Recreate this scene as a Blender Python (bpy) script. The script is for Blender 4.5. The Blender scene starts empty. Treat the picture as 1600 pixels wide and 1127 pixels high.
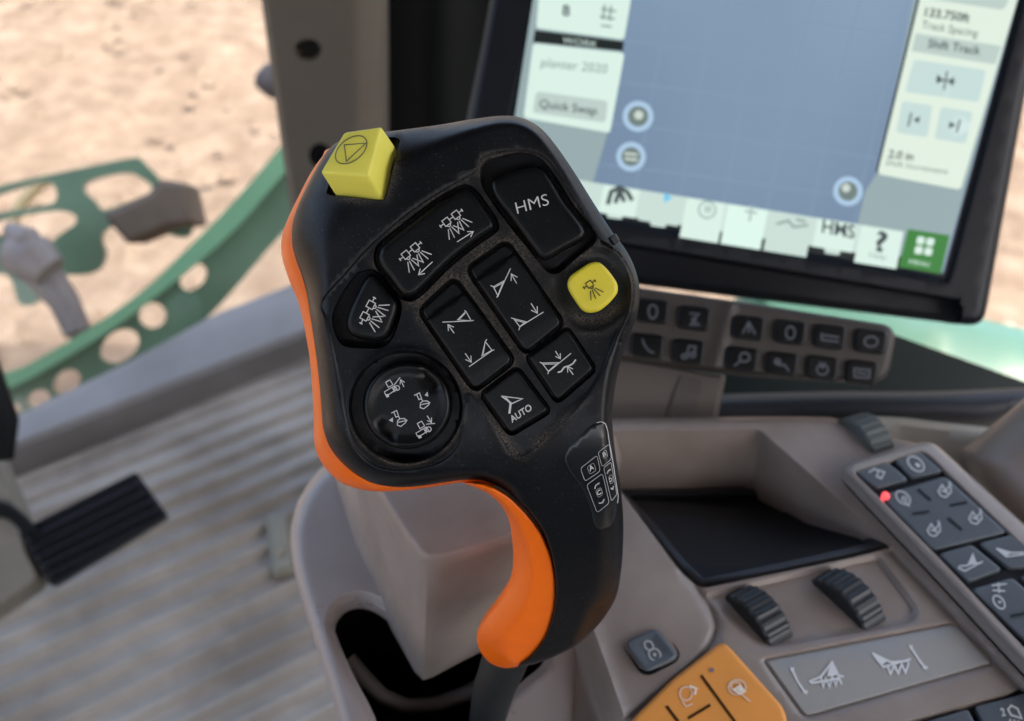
import bpy, bmesh, math, random
import numpy as np
from mathutils import Vector, Matrix
from mathutils.geometry import delaunay_2d_cdt
random.seed(7); rng = np.random.default_rng(7)
S = bpy.context.scene
R = math.radians

# ------------------------------------------------------------------ camera
PITCH = R(40); FPX = 1716.0
cam_d = bpy.data.cameras.new("camera"); cam = bpy.data.objects.new("camera", cam_d)
S.collection.objects.link(cam); S.camera = cam
cam.location = (0, 0, 0); cam.rotation_euler = (R(90) - PITCH, 0, 0)
cam_d.sensor_width = 36; cam_d.lens = FPX / 1600 * 36
cam_d.clip_start = 0.01; cam_d.clip_end = 400
cam_d.dof.use_dof = True; cam_d.dof.focus_distance = 0.318; cam_d.dof.aperture_fstop = 12.5
S.render.resolution_x = 1024; S.render.resolution_y = 721

# ------------------------------------------------------------------ world, sun, exposure
W = bpy.data.worlds.new("World"); S.world = W; W.use_nodes = True
nt = W.node_tree; nt.nodes.clear()
sky = nt.nodes.new('ShaderNodeTexSky'); sky.sky_type = 'NISHITA'; sky.sun_disc = False
SUN_TO = Vector((0.30, -0.42, 0.86)).normalized()          # direction towards the sun
sky.sun_elevation = math.asin(SUN_TO.z); sky.sun_rotation = math.atan2(SUN_TO.x, SUN_TO.y)
sky.dust_density = 7.0; sky.air_density = 1.0
bg = nt.nodes.new('ShaderNodeBackground'); bg.inputs[1].default_value = 0.15; sky.ozone_density = .25
wo = nt.nodes.new('ShaderNodeOutputWorld')
nt.links.new(sky.outputs[0], bg.inputs[0]); nt.links.new(bg.outputs[0], wo.inputs[0])
sd_ = bpy.data.lights.new("sun", 'SUN'); sd_.energy = 2.0; sd_.angle = R(0.6); sd_.color = (1, .95, .88)
sun = bpy.data.objects.new("sun", sd_); S.collection.objects.link(sun)
sun.rotation_euler = SUN_TO.to_track_quat('Z', 'Y').to_euler()
S.view_settings.view_transform = 'Standard'; S.view_settings.look = 'None'
S.view_settings.gamma = 1; S.view_settings.use_curve_mapping = False
S.view_settings.exposure = 2.3

# ------------------------------------------------------------------ measuring planes
CF = np.array([0, math.cos(PITCH), -math.sin(PITCH)]); CU = np.array([0, math.sin(PITCH), math.cos(PITCH)])
CR = np.array([1.0, 0, 0])
def rays(p):
    p = np.asarray(p, float)
    return CF[None] + ((p[:, 0] - 800) / FPX)[:, None] * CR[None] - ((p[:, 1] - 563.5) / FPX)[:, None] * CU[None]
class Plane:
    def __init__(s, px, depth, n):
        s.n = np.array(n, float); s.n /= np.linalg.norm(s.n)
        s.o = rays([px])[0] * depth
    def P(s, p, w=0.0):
        d = rays(p); w = np.broadcast_to(np.asarray(w, float), (len(d),))
        t = (s.o @ s.n + w) / (d @ s.n)
        return d * t[:, None]
def level(drop):
    pl = Plane((800, 563), 1, (0, 0, 1)); pl.o = np.array([0, 0, -drop]); return pl

# ------------------------------------------------------------------ 2D shapes
def catmull(pts, step=3.0, closed=True):
    P = np.array(pts, float); n = len(P); out = []
    rngi = range(n) if closed else range(n - 1)
    for i in rngi:
        if closed: p0, p1, p2, p3 = P[(i-1) % n], P[i], P[(i+1) % n], P[(i+2) % n]
        else: p0, p1, p2, p3 = P[max(i-1, 0)], P[i], P[i+1], P[min(i+2, n-1)]
        # centripetal-ish: plain catmull-rom with tension
        k = max(1, int(np.linalg.norm(p2 - p1) / step))
        for j in range(k):
            t = j / k
            out.append(0.5 * ((2*p1) + (-p0+p2)*t + (2*p0-5*p1+4*p2-p3)*t*t + (-p0+3*p1-3*p2+p3)*t**3))
    if not closed: out.append(P[-1])
    return resample(np.array(out), step, closed)
def resample(P, step, closed=True):
    Q = np.vstack([P, P[:1]]) if closed else P
    seg = np.linalg.norm(np.diff(Q, axis=0), axis=1); L = np.concatenate([[0], np.cumsum(seg)])
    n = max(4, int(round(L[-1] / step)))
    t = np.linspace(0, L[-1], n + 1)
    if closed: t = t[:-1]
    return np.stack([np.interp(t, L, Q[:, 0]), np.interp(t, L, Q[:, 1])], 1)
def rpoly(c, r=8, step=3.0, seg=6):
    P = np.array(c, float); n = len(P); out = []
    rr = r if hasattr(r, '__len__') else [r] * n
    for i in range(n):
        a, b, d = P[i-1], P[i], P[(i+1) % n]
        u = a - b; v = d - b; lu, lv = np.linalg.norm(u), np.linalg.norm(v)
        q = min(rr[i], lu * .48, lv * .48)
        s, e = b + u / lu * q, b + v / lv * q
        for j in range(seg + 1):
            t = j / seg; out.append((1-t)**2 * s + 2*t*(1-t) * b + t*t * e)
    return resample(np.array(out), step)
def circ(cx, cy, rx, ry=None, n=48, rot=0):
    ry = ry or rx; a = np.linspace(0, 2*np.pi, n, endpoint=False)
    x, y = np.cos(a) * rx, np.sin(a) * ry; c, s = math.cos(rot), math.sin(rot)
    return np.stack([cx + x*c - y*s, cy + x*s + y*c], 1)
def area(P): return 0.5 * np.sum(P[:, 0]*np.roll(P[:, 1], -1) - np.roll(P[:, 0], -1)*P[:, 1])
def pdist(X, P, closed=True):
    A = P; B = np.roll(P, -1, 0)
    if not closed: A, B = P[:-1], P[1:]
    out = np.empty(len(X)); AB = B - A; L2 = np.maximum((AB**2).sum(1), 1e-9)
    for i in range(0, len(X), 4000):
        x = X[i:i+4000]; AX = x[:, None] - A[None]
        t = np.clip((AX * AB[None]).sum(2) / L2[None], 0, 1)
        out[i:i+4000] = np.sqrt(((AX - t[..., None]*AB[None])**2).sum(2).min(1))
    return out
def inside(X, P):
    r = np.zeros(len(X), bool); n = len(P)
    for i in range(n):
        a, b = P[i], P[(i+1) % n]
        if a[1] == b[1]: continue
        c = (a[1] > X[:, 1]) != (b[1] > X[:, 1])
        r ^= c & (X[:, 0] < (b[0]-a[0]) * (X[:, 1]-a[1]) / (b[1]-a[1]) + a[0])
    return r
def sdf(X, P): return np.where(inside(X, P), 1, -1) * pdist(X, P)       # positive inside
def offset(P, d):                                                       # positive = inwards
    T = np.roll(P, -1, 0) - np.roll(P, 1, 0); T /= np.maximum(np.linalg.norm(T, axis=1), 1e-9)[:, None]
    N = np.stack([-T[:, 1], T[:, 0]], 1)
    if area(P) < 0: N = -N
    return P + N * d
def sstep(x, a, b):
    t = np.clip((x - a) / (b - a), 0, 1); return t*t*(3-2*t)

# ------------------------------------------------------------------ objects
def link(name, me, mat=None, parent=None):
    o = bpy.data.objects.new(name, me); S.collection.objects.link(o)
    if mat: me.materials.append(mat)
    if parent: o.parent = parent
    return o
def thing(name, label, cat, loc=(0, 0, 0), group=None):
    o = bpy.data.objects.new(name, None); S.collection.objects.link(o)
    o.location = loc; o.empty_display_size = .02
    tag(o, label, cat, group); return o
def tag(o, label=None, cat=None, group=None, kind=None):
    if label: o['label'] = label
    if cat: o['category'] = cat
    if group: o['group'] = group
    if kind: o['kind'] = kind
    return o
def mesh(name, V, F, mat, parent=None, smooth=True, sharp=40, attr=None):
    off = np.array(parent_loc(parent))
    me = bpy.data.meshes.new(name)
    me.from_pydata([tuple(v) for v in (np.asarray(V) - off)], [], [tuple(int(i) for i in f) for f in F])
    me.update()
    if attr is not None:
        a = me.attributes.new('dust', 'FLOAT', 'POINT'); a.data.foreach_set('value', np.asarray(attr, np.float32))
    if smooth:
        me.polygons.foreach_set('use_smooth', [True]*len(me.polygons))
        me.set_sharp_from_angle(angle=R(sharp))
    return link(name, me, mat, parent)
def parent_loc(p):
    v = Vector((0, 0, 0))
    while p: v += p.location; p = p.parent
    return v
def tris(pts, edges, outer, holes):
    vv, ee, ff, *_ = delaunay_2d_cdt([Vector(p) for p in pts], edges, [], 0, 1e-4)
    X = np.array([(v.x, v.y) for v in vv]); T = np.array([f for f in ff if len(f) == 3])
    c = X[T].mean(1); keep = inside(c, outer)
    for h in holes: keep &= ~inside(c, h)
    T = T[keep]
    a = X[T]; ar = (a[:, 1, 0]-a[:, 0, 0])*(a[:, 2, 1]-a[:, 0, 1]) - (a[:, 2, 0]-a[:, 0, 0])*(a[:, 1, 1]-a[:, 0, 1])
    T = T[np.abs(ar) > 1e-5]; ar = ar[np.abs(ar) > 1e-5]
    T[ar > 0] = T[ar > 0][:, ::-1]                       # image y is down: this makes normals face the viewer
    used = np.unique(T); m = -np.ones(len(X), int); m[used] = np.arange(len(used))
    return X[used], m[T]
def relief(name, pl, outer, mat, parent=None, h=None, depth=.004, loops=(1, 2.5, 5), grid=10, holes=(),
           feats=(), lines=(), pillow=None, dust=None, sharp=40, taper=0):
    """a solid whose front is a relief above a measuring plane; px outline, heights in metres"""
    pts = [outer]; edges = []; base = 0
    def ring(P, cons=True):
        nonlocal base
        n = len(P)
        if cons: edges.extend((base+i, base+(i+1) % n) for i in range(n))
        base += n
    ring(outer)
    def addloop(P):
        nonlocal base
        pts.append(P); base += len(P)
    for d in loops:
        Q = offset(outer, d); s = sdf(Q, outer); Q = Q[s > d*.93]
        for hh in holes:
            if len(Q): Q = Q[sdf(Q, hh) < -1]
        if len(Q): addloop(Q)
    for hh in holes:
        pts.append(hh); ring(hh)
        for d in loops[:2]:
            Q = offset(hh, -d); Q = Q[(sdf(Q, hh) < -d*.93) & (sdf(Q, outer) > 1)]
            if len(Q): addloop(Q)
    for P, offs in feats:
        for d in offs:
            Q = offset(P, d); s = sdf(Q, P); Q = Q[np.abs(s - d) < .3 + abs(d)*.1]; Q = Q[sdf(Q, outer) > .8]
            for hh in holes:
                if len(Q): Q = Q[sdf(Q, hh) < -.8]
            if len(Q): addloop(Q)
    for Lp, offs in lines:
        Lp = resample(np.array(Lp, float), 5, False)
        T_n = np.gradient(Lp, axis=0); T_n /= np.linalg.norm(T_n, axis=1)[:, None]; Nn = np.stack([-T_n[:, 1], T_n[:, 0]], 1)
        for d in offs:
            Q = Lp + Nn*d; Q = Q[sdf(Q, outer) > 1]
            for hh in holes:
                if len(Q): Q = Q[sdf(Q, hh) < -1]
            if len(Q): addloop(Q)
    mn, mx = outer.min(0), outer.max(0)
    gx, gy = np.meshgrid(np.arange(mn[0], mx[0], grid), np.arange(mn[1], mx[1], grid))
    G = np.stack([gx.ravel() + (np.arange(gx.size) // gx.shape[1] % 2) * grid * .5, gy.ravel()], 1)
    if len(G): G = G[sdf(G, outer) > (max(loops) if loops else 0) + grid*.35]
    for hh in holes:
        if len(G): G = G[sdf(G, hh) < -grid*.4]
    for P, offs in feats:
        if len(G) and len(offs):
            s = sdf(G, P); G = G[(s < min(offs) - grid*.3) | (s > max(offs) + grid*.3)]
    for Lp, offs in lines:
        if len(G): G = G[pdist(G, np.array(Lp, float), False) > max(offs) + grid*.3]
    if len(G): pts.append(G)
    X, T = tris(np.vstack(pts), edges, outer, holes)
    s = np.maximum(sdf(X, outer), 0)
    hw = h(X, s) if h else np.zeros(len(X))
    V = pl.P(X, hw); n = len(V)
    from collections import Counter
    E = Counter(); dirE = {}
    for t in T:
        for a, b in ((t[0], t[1]), (t[1], t[2]), (t[2], t[0])):
            k = (min(a, b), max(a, b)); E[k] += 1; dirE[k] = (a, b)
    bnd = [dirE[k] for k, c in E.items() if c == 1]
    F = [tuple(t) for t in T]
    if pillow:
        Tk, roll = pillow                                # thickness and roll(X, s) already used in h
        B = V - pl.n[None] * np.maximum(Tk - 2*roll(X, s), 0)[:, None]
        isb = np.zeros(n, bool)
        for a, b in bnd: isb[a] = isb[b] = True
        idx = np.where(isb, np.arange(n), 0); k = n; ext = []
        for i in range(n):
            if not isb[i]: idx[i] = k; ext.append(B[i]); k += 1
        V = np.vstack([V, np.array(ext)]) if ext else V
        F += [(idx[t[2]], idx[t[1]], idx[t[0]]) for t in T]
    else:
        B = V - pl.n[None] * (depth + np.where(True, hw, 0))[:, None] if depth > 0 else None
        if B is not None:
            V = np.vstack([V, B])
            F += [(t[2]+n, t[1]+n, t[0]+n) for t in T]
            F += [(b, a, a+n, b+n) for a, b in bnd]
    at = None
    if dust is not None:
        d = dust(X, s); at = np.zeros(len(V)); at[:n] = d
    return mesh(name, V, F, mat, parent, True, sharp, at)
def button(name, pl, outer, mat, parent, top, low, r=3.0, rh=.0008, grid=12, dish=0.0, hx=None, sharp=50):
    """cap with rounded shoulder: top height, low = foot height, r px shoulder radius of height rh"""
    def h(X, s):
        t = np.clip(1 - s/r, 0, 1); w = top - rh*(1 - np.sqrt(np.maximum(0, 1 - t*t)))
        if dish: w = w - dish*sstep(s, r, r*4)
        if hx: w = w + hx(X, s)
        return w
    o = relief(name, pl, outer, mat, parent, h, depth=-low, loops=tuple(r*k for k in (.06, .2, .45, .75, 1.05, 1.8, 3)), grid=grid, sharp=sharp)
    return o
# flat marks printed on a surface
_inc = [0]
def ribbons(name, pl, polys, width, mat, parent, w, fills=(), closed=()):
    V = []; F = []; k = 0
    hf = w if callable(w) else (lambda X: np.full(len(X), w))
    def put(X, faces):
        nonlocal k
        X = np.array(X, float); z = hf(X) + k * 2.5e-6; k += 1
        b = len(V); V.extend(pl.P(X, z)); F.extend(tuple(i+b for i in f) for f in faces)
    for pi, P in enumerate(polys):
        wd = width
        if isinstance(P, tuple) and len(P) == 2 and np.isscalar(P[1]): P, wd = P
        P = np.array(P, float); cl = np.allclose(P[0], P[-1]) and len(P) > 2
        if not cl:
            d0 = P[0]-P[1]; P[0] = P[0] + d0/np.linalg.norm(d0)*wd*.25
            d1 = P[-1]-P[-2]; P[-1] = P[-1] + d1/np.linalg.norm(d1)*wd*.25
        n = len(P); Lf = []; Rt = []
        for i in range(n):
            a = P[i]-P[i-1] if i > 0 else (P[0]-P[-2] if cl else P[1]-P[0])
            b = P[i+1]-P[i] if i < n-1 else (P[1]-P[0] if cl else P[-1]-P[-2])
            a = a/np.linalg.norm(a); b = b/np.linalg.norm(b)
            na = np.array([-a[1], a[0]]); nb = np.array([-b[1], b[0]]); m = na+nb
            if np.linalg.norm(m) < .3: m = na
            m = m/np.linalg.norm(m); q = wd/2/max(.45, m @ na)
            Lf.append(P[i]+m*q); Rt.append(P[i]-m*q)
        put(Lf+Rt, [(i, i+1, n+i+1, n+i) for i in range(n-1)])
    for P in fills:
        P = np.array(P, float); put(P, [tuple(range(len(P)))])
    V = np.array(V)
    # face the viewer
    FF = []
    for f in F:
        a, b, c = V[f[0]], V[f[1]], V[f[2]]
        FF.append(f if np.cross(b-a, c-a) @ pl.n > 0 else tuple(reversed(f)))
    return mesh(name, V, FF, mat, parent, False)
def textmesh(s, bold=0.0):
    cu = bpy.data.curves.new('t', 'FONT'); cu.body = s; cu.size = 1; cu.offset = bold; cu.resolution_u = 4
    o = bpy.data.objects.new('t', cu); S.collection.objects.link(o); bpy.context.view_layer.update()
    me = bpy.data.meshes.new_from_object(o.evaluated_get(bpy.context.evaluated_depsgraph_get()))
    V = np.array([v.co[:2] for v in me.vertices]); F = [tuple(p.vertices) for p in me.polygons]
    bpy.data.objects.remove(o); bpy.data.curves.remove(cu); bpy.data.meshes.remove(me)
    return V, F
def text(name, pl, s, p0, p1, up, mat, parent, w, bold=0.0):
    V, F = textmesh(s, bold); x0, x1 = V[:, 0].min(), V[:, 0].max(); H = .69
    p0, p1, up = map(lambda a: np.array(a, float), (p0, p1, up))
    X = p0 + ((V[:, :1]-x0)/(x1-x0))*(p1-p0)[None] + (V[:, 1:2]/H)*up[None]
    Z = pl.P(X, w(X) if callable(w) else w); FF = []
    for f in F:
        a, b, c = Z[f[0]], Z[f[1]], Z[f[2]]
        FF.append(f if np.cross(b-a, c-a) @ pl.n > 0 else tuple(reversed(f)))
    return mesh(name, Z, FF, mat, parent, False)
def loft(name, rings, mat, parent=None, cap=True, sharp=40, closed=True):
    V = np.vstack(rings); m = len(rings[0]); F = []
    for i in range(len(rings)-1):
        for j in range(m if closed else m-1):
            a, b = i*m+j, i*m+(j+1) % m; F.append((a, b, b+m, a+m))
    if cap: F.append(tuple(range(m))[::-1]); F.append(tuple(range((len(rings)-1)*m, len(rings)*m)))
    o = mesh(name, V, F, mat, parent, True, sharp)
    bm = bmesh.new(); bm.from_mesh(o.data); bmesh.ops.recalc_face_normals(bm, faces=bm.faces)
    bm.to_mesh(o.data); bm.free(); return o
def solid(name, V, F, mat, parent, bev=.002, seg=3, sharp=60):
    o = mesh(name, V, F, mat, parent, True, sharp); bm = bmesh.new(); bm.from_mesh(o.data)
    bmesh.ops.recalc_face_normals(bm, faces=bm.faces)
    if bev: bmesh.ops.bevel(bm, geom=list(bm.edges), offset=bev, segments=seg, profile=.5, affect='EDGES')
    bm.to_mesh(o.data); bm.free()
    o.data.polygons.foreach_set('use_smooth', [True]*len(o.data.polygons)); o.data.set_sharp_from_angle(angle=R(sharp)); return o
def box(name, c, size, mat, parent=None, rot=(0, 0, 0), bev=.003):
    from mathutils import Euler
    M = Euler(rot).to_matrix(); V = []
    for x in (-1, 1):
        for y in (-1, 1):
            for z in (-1, 1): V.append(np.array(Vector(c) + M @ Vector((x*size[0]/2, y*size[1]/2, z*size[2]/2))))
    F = [(0, 1, 3, 2), (4, 6, 7, 5), (0, 4, 5, 1), (2, 3, 7, 6), (0, 2, 6, 4), (1, 5, 7, 3)]
    return solid(name, V, F, mat, parent, bev)
def tube(name, path, rad, mat, parent=None, n=16):
    path = [Vector(p) for p in path]; rad = rad if hasattr(rad, '__len__') else [rad]*len(path); rings = []
    ref = Vector((.3, .2, 1)).normalized()
    for i, p in enumerate(path):
        t = (path[min(i+1, len(path)-1)] - path[max(i-1, 0)]).normalized()
        u = t.cross(ref).normalized(); v = t.cross(u)
        rings.append(np.array([list(p + (u*math.cos(a)+v*math.sin(a))*rad[i]) for a in np.linspace(0, 2*math.pi, n, endpoint=False)]))
    return loft(name, rings, mat, parent)

# ------------------------------------------------------------------ materials
def mat(name, col, rough=.45, spec=.5, bump=0, bscale=400, var=0, vscale=40, metal=0, emit=None, es=1, dusty=None, col2=None,
        rvar=.0, coat=0, speck=0, bdist=.0002):
    m = bpy.data.materials.new(name); m.use_nodes = True; N = m.node_tree.nodes; L = m.node_tree.links
    b = N['Principled BSDF']; b.inputs['Roughness'].default_value = rough; b.inputs['Metallic'].default_value = metal
    b.inputs['Specular IOR Level'].default_value = spec; b.inputs['Base Color'].default_value = (*col, 1)
    b.inputs['Coat Weight'].default_value = coat
    tc = N.new('ShaderNodeTexCoord'); out = None
    def noise(sc, det=4, r=.6):
        n = N.new('ShaderNodeTexNoise'); n.inputs['Scale'].default_value = sc; n.inputs['Detail'].default_value = det
        n.inputs['Roughness'].default_value = r; L.new(tc.outputs['Object'], n.inputs['Vector']); return n
    def ramp(src, a, b_, c0=(0, 0, 0, 1), c1=(1, 1, 1, 1)):
        r_ = N.new('ShaderNodeValToRGB'); r_.color_ramp.elements[0].position = a; r_.color_ramp.elements[1].position = b_
        r_.color_ramp.elements[0].color = c0; r_.color_ramp.elements[1].color = c1; L.new(src, r_.inputs[0]); return r_
    def mix(fac, a, b_):
        x = N.new('ShaderNodeMix'); x.data_type = 'RGBA'
        if hasattr(fac, 'links'): L.new(fac, x.inputs[0])
        else: x.inputs[0].default_value = fac
        for i, s_ in ((6, a), (7, b_)):
            if hasattr(s_, 'links'): L.new(s_, x.inputs[i])
            else: x.inputs[i].default_value = (*s_, 1)
        return x.outputs[2]
    cur = col
    if var or col2:
        c2 = col2 or tuple(min(1, c*(1+var)) for c in col); c1 = col if col2 else tuple(c*(1-var) for c in col)
        cur = mix(ramp(noise(vscale).outputs[0], .35, .65).outputs[0], c1, c2)
    if speck:
        cur = mix(ramp(noise(1500, 2).outputs[0], .655, .69).outputs[0], cur, tuple(min(1, c+speck) for c in col))
    rsock = None
    if dusty:
        at = N.new('ShaderNodeAttribute'); at.attribute_name = 'dust'
        n1 = noise(1900, 4, .8); n2 = noise(90, 3, .6)
        mu = N.new('ShaderNodeMath'); mu.operation = 'MULTIPLY'; L.new(ramp(n1.outputs[0], .44, .60).outputs[0], mu.inputs[0])
        mu3 = N.new('ShaderNodeMath'); mu3.operation = 'MULTIPLY'; L.new(ramp(n2.outputs[0], .3, .6).outputs[0], mu3.inputs[0]); L.new(at.outputs['Fac'], mu3.inputs[1])
        L.new(mu3.outputs[0], mu.inputs[1])
        cur = mix(mu.outputs[0], cur, dusty)
        rr = N.new('ShaderNodeMapRange'); L.new(at.outputs['Fac'], rr.inputs[0]); rr.inputs[3].default_value = rough; rr.inputs[4].default_value = .85
        sm = N.new('ShaderNodeMapRange'); L.new(noise(55, 6, .65).outputs[0], sm.inputs[0]); sm.inputs[1].default_value = .35; sm.inputs[2].default_value = .65; sm.inputs[3].default_value = -.07; sm.inputs[4].default_value = .09
        ad = N.new('ShaderNodeMath'); L.new(rr.outputs[0], ad.inputs[0]); L.new(sm.outputs[0], ad.inputs[1])
        L.new(ad.outputs[0], b.inputs['Roughness'])
    elif rvar:
        rr = N.new('ShaderNodeMapRange'); L.new(noise(60, 4).outputs[0], rr.inputs[0]); rr.inputs[1].default_value = .3; rr.inputs[2].default_value = .7
        rr.inputs[3].default_value = rough-rvar; rr.inputs[4].default_value = rough+rvar; L.new(rr.outputs[0], b.inputs['Roughness'])
    if hasattr(cur, 'links'): L.new(cur, b.inputs['Base Color'])
    if bump:
        bp = N.new('ShaderNodeBump'); bp.inputs['Strength'].default_value = bump; bp.inputs['Distance'].default_value = bdist
        L.new(noise(bscale, 3).outputs[0], bp.inputs['Height']); L.new(bp.outputs[0], b.inputs['Normal'])
    if emit:
        b.inputs['Emission Color'].default_value = (*emit, 1); b.inputs['Emission Strength'].default_value = es
    return m
M = {}
M['black'] = mat('black_plastic', (.0034, .0043, .0057), .39, .27, bump=.35, bscale=1800, bdist=.00004, dusty=(.16, .132, .10), speck=.035)
M['key'] = mat('black_key_plastic', (.0026, .0035, .0038), .36, .27, bump=.15, bscale=2200, bdist=.00003, speck=.02, rvar=.05)
M['pit'] = mat('deep_black', (.002, .002, .0022), .7, .1)
M['orange'] = mat('orange_rubber', (.90, .150, .002), .40, .45, bump=.3, bscale=1400, bdist=.00006, col2=(1.0, .18, .003), vscale=45, rvar=.07)
M['yellow'] = mat('yellow_plastic', (.74, .62, .035), .42, .5, bump=.1, bscale=1200, bdist=.00004, col2=(.80, .67, .05), vscale=80)
M['yellow_pale'] = mat('pale_yellow_plastic', (.88, .81, .13), .45, .4, bump=.1, bscale=1000, bdist=.00004, col2=(.83, .76, .115), vscale=90)
M['print'] = mat('white_print', (.62, .62, .60), .6, .3)
M['print_dim'] = mat('grey_print', (.42, .42, .42), .5, .4)
M['print_dark'] = mat('dark_print', (.02, .02, .015), .6, .3)
M['print_grey'] = mat('worn_dark_print', (.16, .16, .09), .6, .3)
M['tan'] = mat('grey_brown_plastic', (.225, .186, .160), .40, .5, bump=.5, bscale=1100, bdist=.00012, col2=(.29, .248, .218), vscale=22, rvar=.10)
M['tan_dark'] = mat('brown_plastic', (.09, .078, .07), .5, .4, bump=.2, bscale=700, var=.06, vscale=14)
M['grey_panel'] = mat('grey_panel', (.32, .315, .295), .38, .5, var=.03, vscale=20)
M['slate'] = mat('slate_keys', (.078, .092, .105), .42, .5, bump=.1, bscale=900, var=.06, vscale=60)
M['slate_dark'] = mat('slate_gaps', (.010, .012, .015), .6, .3)
M['pad_orange'] = mat('orange_pad', (.80, .32, .06), .5, .4, var=.04, vscale=50)
M['liner'] = mat('rubber_liner', (.005, .006, .008), .55, .3, bump=.2, bscale=500)
M['wheel'] = mat('wheel_rubber', (.014, .017, .019), .42, .5, bump=.2, bscale=900)
M['bezel'] = mat('monitor_plastic', (.007, .0085, .012), .45, .3, bump=.1, bscale=600)
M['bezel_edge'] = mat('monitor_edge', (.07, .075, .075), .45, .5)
M['post'] = mat('post_plastic', (.12, .102, .078), .6, .25, bump=.2, bscale=300, var=.05, vscale=12)
M['rubber'] = mat('black_rubber', (.003, .004, .004), .6, .2)
M['floor'] = mat('ribbed_rubber', (.36, .33, .285), .6, .3, bump=.3, bscale=120, col2=(.20, .178, .148), vscale=6, bdist=.001)
M['sill'] = mat('painted_sill', (.21, .195, .18), .5, .4, col2=(.15, .137, .12), vscale=7)
M['green'] = mat('green_paint', (.075, .145, .095), .4, .5, var=.10, vscale=8, coat=.3)
M['hood'] = mat('pale_green_paint', (.15, .34, .23), .3, .5, coat=.4, var=.05, vscale=5)
M['brown'] = mat('weathered_brown', (.10, .082, .065), .8, .2, var=.15, vscale=9)
M['steel'] = mat('grey_steel', (.17, .155, .145), .6, .4, metal=.1, var=.2, vscale=12)
M['foot'] = mat('foot_plastic', (.24, .22, .18), .6, .3, col2=(.17, .155, .12), vscale=8)
M['cream'] = mat('cream_plastic', (.44, .39, .31), .5, .4, var=.05, vscale=6)
M['grey_rock'] = mat('dark_grey_plastic', (.06, .058, .06), .6, .3)
M['tick'] = mat('yellow_hose', (.42, .35, .20), .7, .3)
def glow(name, c, s=1.0): return mat(name, (.004, .004, .004), .35, .3, emit=c, es=s*.29)
def soil():
    m = bpy.data.materials.new('dry_soil'); m.use_nodes = True; N = m.node_tree.nodes; L = m.node_tree.links
    b = N['Principled BSDF']; b.inputs['Roughness'].default_value = .95; b.inputs['Specular IOR Level'].default_value = .1
    tc = N.new('ShaderNodeTexCoord')
    def noise(sc, d=5, r=.6):
        n = N.new('ShaderNodeTexNoise'); n.inputs['Scale'].default_value = sc; n.inputs['Detail'].default_value = d; n.inputs['Roughness'].default_value = r
        L.new(tc.outputs['Object'], n.inputs['Vector']); return n.outputs[0]
    r1 = N.new('ShaderNodeValToRGB'); e = r1.color_ramp.elements
    e[0].position = .36; e[0].color = (.108, .082, .061, 1); e[1].position = .52; e[1].color = (.142, .110, .083, 1)
    e2 = e.new(.66); e2.color = (.180, .146, .112, 1)
    L.new(noise(7, 8, .66), r1.inputs[0]); L.new(r1.outputs[0], b.inputs['Base Color'])
    bp = N.new('ShaderNodeBump'); bp.inputs['Strength'].default_value = .6; bp.inputs['Distance'].default_value = .045
    L.new(noise(14, 7, .7), bp.inputs['Height']); L.new(bp.outputs[0], b.inputs['Normal'])
    return m
M['soil'] = soil()

# ================================================================== SETTING
# field outside, 2.45 m below the eye
def field():
    n = 160; xs = np.concatenate([-np.geomspace(60, 12, 12), np.linspace(-11.5, 11.5, 150), np.geomspace(12, 60, 12)])
    ys = np.concatenate([[-60, -20, -4], np.linspace(0, 16, 120), np.geomspace(17, 150, 14)])
    GX, GY = np.meshgrid(xs, ys); Z = np.full(GX.shape, -2.45)
    for k in range(26):
        a = rng.uniform(0, 6.28); f = rng.uniform(2, 9); Z += .010*np.sin(f*(GX*math.cos(a)+GY*math.sin(a))+rng.uniform(0, 6))*(2.5/f)
    Z += .012*rng.standard_normal(GX.shape)
    V = np.stack([GX.ravel(), GY.ravel(), Z.ravel()], 1); m = len(xs)
    F = [(j*m+i, j*m+i+1, (j+1)*m+i+1, (j+1)*m+i) for j in range(len(ys)-1) for i in range(m-1)]
    tag(mesh('field_ground', V, F, M['soil'], None, True, 180), kind='structure')
field()
# clods on the field: uncountable
def clods():
    V = []; F = []
    for k in range(2600):
        x = rng.uniform(-7, 2.5); y = rng.uniform(2.2, 11); r = rng.uniform(.015, .06); b = len(V)
        if rng.random() < .7: r *= .6
        q = rng.uniform(.6, 1.3, 6)
        for d, s in zip(((1, 0, 0), (0, 1, 0), (-1, 0, 0), (0, -1, 0), (0, 0, .8), (0, 0, -.5)), q): V.append((x+d[0]*r*s, y+d[1]*r*s, -2.44+d[2]*r*s))
        F += [(b+i, b+(i+1) % 4, b+4) for i in range(4)]
    tag(mesh('soil_clods', V, F, M['soil'], None, True, 180), kind='stuff', label='loose pale clods of dry soil over the field', cat='soil')
clods()
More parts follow.
